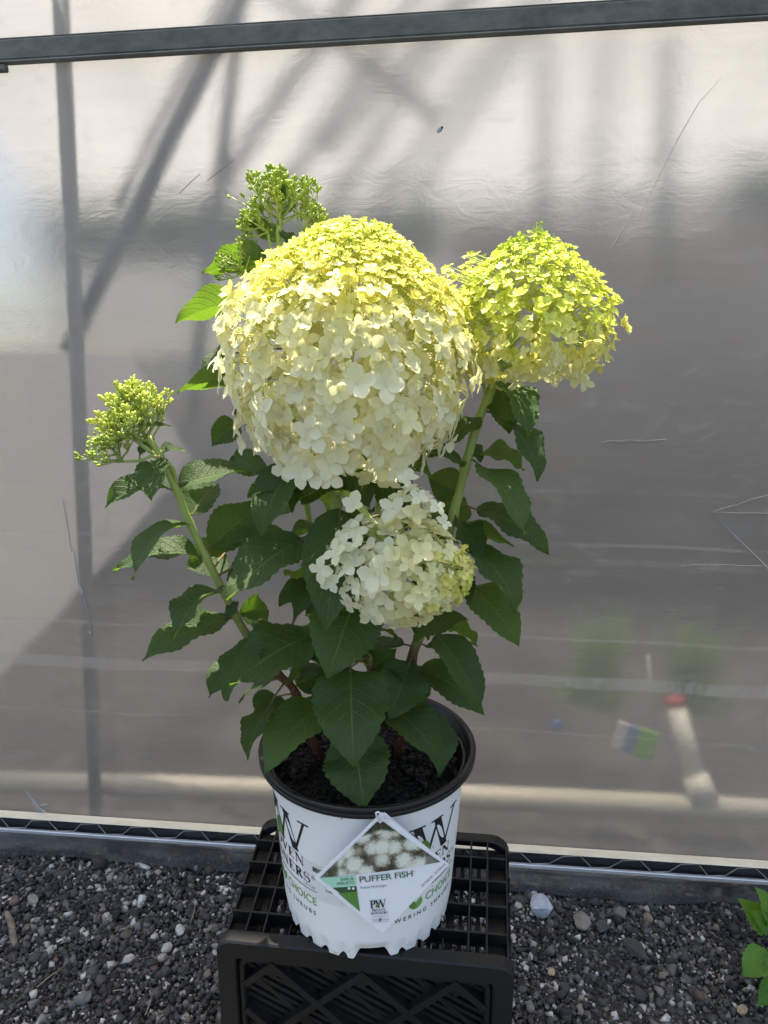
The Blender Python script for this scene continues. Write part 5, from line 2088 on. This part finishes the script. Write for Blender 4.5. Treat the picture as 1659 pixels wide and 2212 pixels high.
# big dome
C0, C1 = P(726, 992, .742), P(782, 492, .742)
k = pxm(P(750, 780, .742))
hA = Head(P(750, 770, .742), 'big domed head, yellow at the crown and white below')
prof = [(0.0, 95 * k), (0.05, 158 * k), (0.12, 196 * k), (0.22, 226 * k), (0.36, 248 * k), (0.50, 258 * k), (0.62, 246 * k), (0.72, 216 * k), (0.80, 182 * k), (0.88, 142 * k), (0.95, 98 * k), (1.0, 50 * k)]
tA = lambda s: 5 if s < 0.36 else 4 if s < 0.52 else 3 if s < 0.66 else 2 if s < 0.90 else 1
hA.fill(C0, C1, prof, lerp_tab([(0, .0335), (0.35, .0300), (0.55, .0240), (0.68, .0175), (0.82, .0120), (1, .0085)]), tA, 2.5, True, 0.30, 0.22)
# loose florets hanging from the hem of the dome
for i in range(34):
    th = -math.pi / 2 + rnd.uniform(-1.5, 1.5)
    rr_h = rnd.uniform(0.72, 1.0) * 205 * k
    p = P(724, rnd.uniform(930, 1012) - 30 * abs(math.cos(th)), .742) + Vector((rr_h * math.cos(th), rr_h * math.sin(th), 0))
    hA.put(p, Vector((math.cos(th), math.sin(th) * 1.2, -0.05)) + Vector((rnd.gauss(0, .2), 0, rnd.gauss(0, .2))), rnd.uniform(.030, .037), 5, False, p + Vector((-0.4 * rr_h * math.cos(th), -0.4 * rr_h * math.sin(th), 0.03)))
# green bud tuft on the crown
for i in range(46):
    q_ = max(-58, min(58, rnd.gauss(0, 30)))
    p = P(787 + q_, 492 + abs(q_) * 0.30 - rnd.random() * 20, .742 + rnd.gauss(0, .014))
    hA.put(p, UP + Vector((rnd.gauss(0, .4), rnd.gauss(0, .4), 0)), rnd.uniform(.006, .0095), rnd.choice((0, 1, 1)), True, p - UP * 0.014)
# lime head on the right
C0, C1 = P(1150, 806, .80), P(1140, 516, .80)
k = pxm(P(1140, 660, .80))
hB = Head(P(1140, 680, .80), 'lime yellow head on the tall stem')
prof = [(0.0, 105 * k), (0.07, 146 * k), (0.20, 164 * k), (0.36, 168 * k), (0.50, 158 * k), (0.64, 138 * k), (0.78, 108 * k), (0.90, 72 * k), (1.0, 30 * k)]
hB.fill(C0, C1, prof, lerp_tab([(0, .0215), (0.3, .0200), (0.55, .0165), (0.75, .0120), (1, .0085)]), lambda s: 3 if s < 0.10 else 2 if s < 0.30 else 1 if s < 0.97 else 0, 1.9, True, 0.5, 0.28)
# shoulders towards the big head and the spire
for i in range(60):
    t_ = rnd.random()
    p = P(965 + 75 * t_ + max(-12, min(12, rnd.gauss(0, 8))), 635 + rnd.gauss(0, 34) - 30 * t_, .80 + rnd.gauss(0, .03))
    hB.put(p, UP * 1.2 + Vector((-0.5 + rnd.gauss(0, .3), -0.4 + rnd.gauss(0, .3), 0)), rnd.uniform(.010, .017), 1, False, p + Vector((0.03, 0, -0.012)))
for i in range(50):
    t_ = rnd.random()
    p = P(1166 + rnd.gauss(0, 7 + 14 * (1 - t_)), 545 - 62 * t_ + rnd.gauss(0, 4), .80 + rnd.gauss(0, .008))
    hB.put(p, UP + Vector((rnd.gauss(0, .5), rnd.gauss(0, .5), 0)), rnd.uniform(.0045, .0075), 0, True, p - UP * 0.010)
for p_ in ((1195, 820), (1172, 800), (1240, 815), (1262, 828)):
    hB.put(P(*p_, .765), Vector((rnd.gauss(0, .3), -1, 0.4)), .026, 4 if p_[0] < 1230 else 3)
# white head low in front
C0, C1 = P(742, 1212, .672), P(1016, 1246, .640)
k = pxm(P(880, 1220, .655))
hC = Head(P(870, 1225, .657), 'small white head in front, yellow at its tip')
prof = [(0.0, 34 * k), (0.12, 70 * k), (0.30, 98 * k), (0.50, 104 * k), (0.70, 86 * k), (0.86, 58 * k), (1.0, 22 * k)]
hC.fill(C0, C1, prof, lerp_tab([(0, .0310), (0.5, .0280), (0.75, .0190), (1, .0100)]), lambda s: 5 if s < 0.40 else 4 if s < 0.66 else 3 if s < 0.88 else 2 if s < 0.99 else 1, 2.1, True, 0.35, 0.34)
C0, C1 = P(862, 1150, .668), P(915, 1062, .668)
hC.fill(C0, C1, [(0, 40 * k), (0.4, 50 * k), (0.8, 38 * k), (1, 14 * k)], lambda s: .024, lambda s: 5 if s > .5 else 4, 0.85, True, 0.5, 0.4)
root_c = P(840, 1170, .662)
for (px_, py_), sz_, nv in (((765, 1092), .030, (-.15, -1, .6)), ((849, 1098), .032, (0, -1, .25)), ((881, 1036), .026, (0, -.7, .9)), ((692, 1230), .031, (-.5, -1, .1)), ((738, 1178), .030, (-.5, -.8, .3)),
                            ((716, 1255), .030, (-.4, -1, 0)), ((770, 1150), .028, (-.2, -.9, .6)), ((905, 1075), .024, (.2, -.8, .7)), ((945, 1095), .022, (.4, -.7, .7)), ((958, 1130), .022, (.5, -.7, .6)), ((800, 1330), .030, (0, -1, -.2)), ((850, 1335), .029, (0, -1, -.3))):
    p = P(px_, py_, .640)
    hC.put(p, Vector(nv), sz_, 5, False, p.lerp(root_c, 0.75) + Vector((0, 0.01, 0)))
nA, nB, nC = hA.finish(165), hB.finish(80), hC.finish(50)
print('florets', nA, nB, nC)


# ---------------- closed bud panicles
def bud_geo(mb, p, n, size, mi):
    q = basis(n, rnd.uniform(0, 6.28))
    prof = [(0.16, 0.0), (0.46, 0.35), (0.42, 0.75), (0.12, 1.0)]
    vs = []
    for r, z in prof:
        for j in range(5):
            a = 2 * math.pi * j / 5
            rr = r * (1.15 if (j % 2 and 0.3 < z < 0.9) else 1)
            vs.append(q @ Vector((rr * math.cos(a), rr * math.sin(a), z * 1.7)) * size * 0.82 + p)
    fs = [(i * 5 + j, i * 5 + (j + 1) % 5, (i + 1) * 5 + (j + 1) % 5, (i + 1) * 5 + j) for i in range(3) for j in range(5)] + [(15, 16, 17, 18, 19)]
    mb.add(vs, fs, mi)


def panicle(base, axis, h, spread, mat_b, levels, label, seed, budsize=.0036, nsub=6, curve=0.5):
    global rnd
    keep_ = rnd
    rnd = random.Random(seed)
    root = empty('bud_panicle', base - HO); root.parent = hyd
    root['label'] = label
    stalks, buds = MB(), MB()
    a = axis.normalized()
    e1 = a.cross(Vector((0, 1, .02))).normalized(); e2 = a.cross(e1)
    tip = base + a * h
    stalks.tube([base - base, (base.lerp(tip, .5) - base), tip - base], [.0024, .0018, .0009], 6)
    for lv in range(levels):
        s = lv / max(1, levels - 1)
        start = base + a * h * (0.10 + 0.80 * s)
        R_ = spread * (1 - s) ** 0.7 + 0.008
        nb = 4 if s < 0.8 else 3
        for k in range(nb):
            th = lv * 0.8 + k * 2 * math.pi / nb + rnd.uniform(-.3, .3)
            d = e1 * math.cos(th) + e2 * math.sin(th)
            end = start + d * R_ * rnd.uniform(.8, 1.1) + a * (h * 0.30 * (0.8 - 0.4 * s) + R_ * curve * rnd.uniform(.5, 1))
            midp = start.lerp(end, .5) + d * R_ * .12
            stalks.tube([start - base, midp - base, end - base], [.0013, .0010, .0007], 5)
            for j in range(nsub):
                f = 0.45 + 0.55 * j / (nsub - 1)
                q = start.lerp(end, f) + d * R_ * .08
                dv = (d * rnd.uniform(-.4, .9) + e1 * rnd.gauss(0, .5) + e2 * rnd.gauss(0, .5) + a * rnd.uniform(.5, 1.2)).normalized()
                ll = rnd.uniform(.005, .012) * (1.15 - .4 * s)
                t_ = q + dv * ll
                stalks.tube([q - base, t_ - base], [.0006, .0005], 4)
                for b in range(rnd.randint(2, 4)):
                    bd_ = (dv + Vector((rnd.gauss(0, .7), rnd.gauss(0, .7), rnd.gauss(0, .5) + .3))).normalized()
                    bp = t_ + bd_ * rnd.uniform(.0015, .0045)
                    stalks.tube([t_ - base, bp - base], [.0004, .0004], 3, 0, False)
                    bud_geo(buds, bp - base, bd_ + UP * .4, budsize * rnd.uniform(.7, 1.25), 0)
    for b in range(8):
        bd_ = (a + e1 * rnd.gauss(0, .5) + e2 * rnd.gauss(0, .5)).normalized()
        bud_geo(buds, tip + bd_ * .003 - base, bd_, budsize * 1.2, 0)
    o = stalks.build('stalks', M_BUDSTEM, root, True); o['kind'] = 'stuff'
    o = buds.build('buds', mat_b, root, True); o['kind'] = 'stuff'
    rnd = keep_


panicle(P(326, 968, .714), P(268, 840, .700) - P(326, 968, .714), 0.060, 0.029, M_BUDY, 8, 'open yellow-green bud cluster on the side branch', 3, .0036, 8)
panicle(P(296, 950, .700), P(255, 905, .690) - P(296, 955, .700), 0.024, 0.018, M_BUDY, 4, 'lower bud cluster of the side branch', 5, .0034, 6)
panicle(P(262, 996, .698), P(240, 960, .690) - P(266, 998, .70), 0.018, 0.016, M_BUD, 3, 'outermost bud cluster of the side branch', 6, .0034, 6)
panicle(P(602, 500, .86), P(606, 395, .86) - P(602, 500, .86), 0.056, 0.036, M_BUD, 7, 'tight green bud cluster above the big head', 8, .0040, 7)
panicle(P(579, 505, .858), P(545, 470, .855) - P(579, 505, .858), 0.022, 0.016, M_BUD, 3, 'small side cluster of green buds', 9, .0036, 6)
panicle(P(652, 508, .862), P(682, 470, .865) - P(652, 508, .862), 0.024, 0.016, M_BUD, 3, 'small side cluster of green buds', 10, .0038, 6)
panicle(P(530, 592, .846), P(505, 568, .845) - P(530, 592, .846), 0.018, 0.017, M_BUD, 3, 'tiny green bud cluster beside the big head', 12, .0030, 6)
# bracts on the bud clusters
for i, (b_, t_, w_) in enumerate((((606, 440), (600, 388), 14), ((612, 440), (626, 388), 20), ((604, 452), (590, 408), 16), ((605, 470), (660, 440), 20), ((272, 880), (248, 862), 16), ((290, 880), (312, 858), 16), ((300, 920), (374, 922), 14), ((262, 862), (268, 826), 14))):
    yy = .86 if b_[0] > 500 else .702
    B_, T_ = P(*b_, yy), P(*t_, yy - .004)
    make_leaf(B_, T_, w_ * pxm(B_), Vector((0, -.6, .6)), .1, .4, .03, 0, M_YLEAF, False, None, None, 8, 300 + i)

# ------------------------------------------------------------------ neighbouring shoot by the wall
shoot = empty('leafy_shoot', G(1700, 2130))
tag(shoot, 'bright green leafy shoot growing from the gravel in front of the film', 'plant')
SO = shoot.location.copy()
YS = SO.y
m = MB()
top = P(1668, 1985, YS - 0.02)
sp_ = spline([SO - UP * 0.01, SO.lerp(top, .5) + Vector((.004, 0, 0)), top], 5)
m.tube([p - SO for p in sp_], [.0035 - .0014 * i / (len(sp_) - 1) for i in range(len(sp_))], 8)
m.build('stem', M_BUDSTEM, shoot, True)
M_SHOOT = leaf_mat('shoot_leaf', (0.085, 0.21, 0.028), (0.17, 0.30, 0.06), (0.30, 0.55, 0.04), 0.32, (0.22, 0.40, 0.08))
for i, (bp, tp_, w_, f_, dy) in enumerate((((1660, 2005), (1592, 1940), 56, (-.3, -.6, .6), -.01), ((1664, 1990), (1630, 1915), 50, (.3, -.9, .3), -.02), ((1668, 2000), (1618, 1962), 44, (-.2, -.9, .5), -.03),
                                           ((1672, 1985), (1690, 1920), 46, (.3, -.8, .4), -.02), ((1668, 2062), (1604, 2110), 62, (-.3, -.3, 1), -.02), ((1675, 2062), (1655, 2140), 50, (.2, -.7, .7), -.04),
                                           ((1690, 2120), (1637, 2174), 46, (-.2, -.5, .9), -.03), ((1680, 2010), (1760, 1990), 60, (.3, -.5, .8), 0), ((1690, 2080), (1770, 2110), 60, (.3, -.4, .9), 0))):
    yb_ = YS - 0.015
    B_, T_ = P(*bp, yb_), P(*tp_, yb_ + dy)
    make_leaf(B_, T_, w_ * pxm(B_), Vector(f_), .12, .3, .04, 0, M_SHOOT, False, shoot, SO, 18, 500 + i)
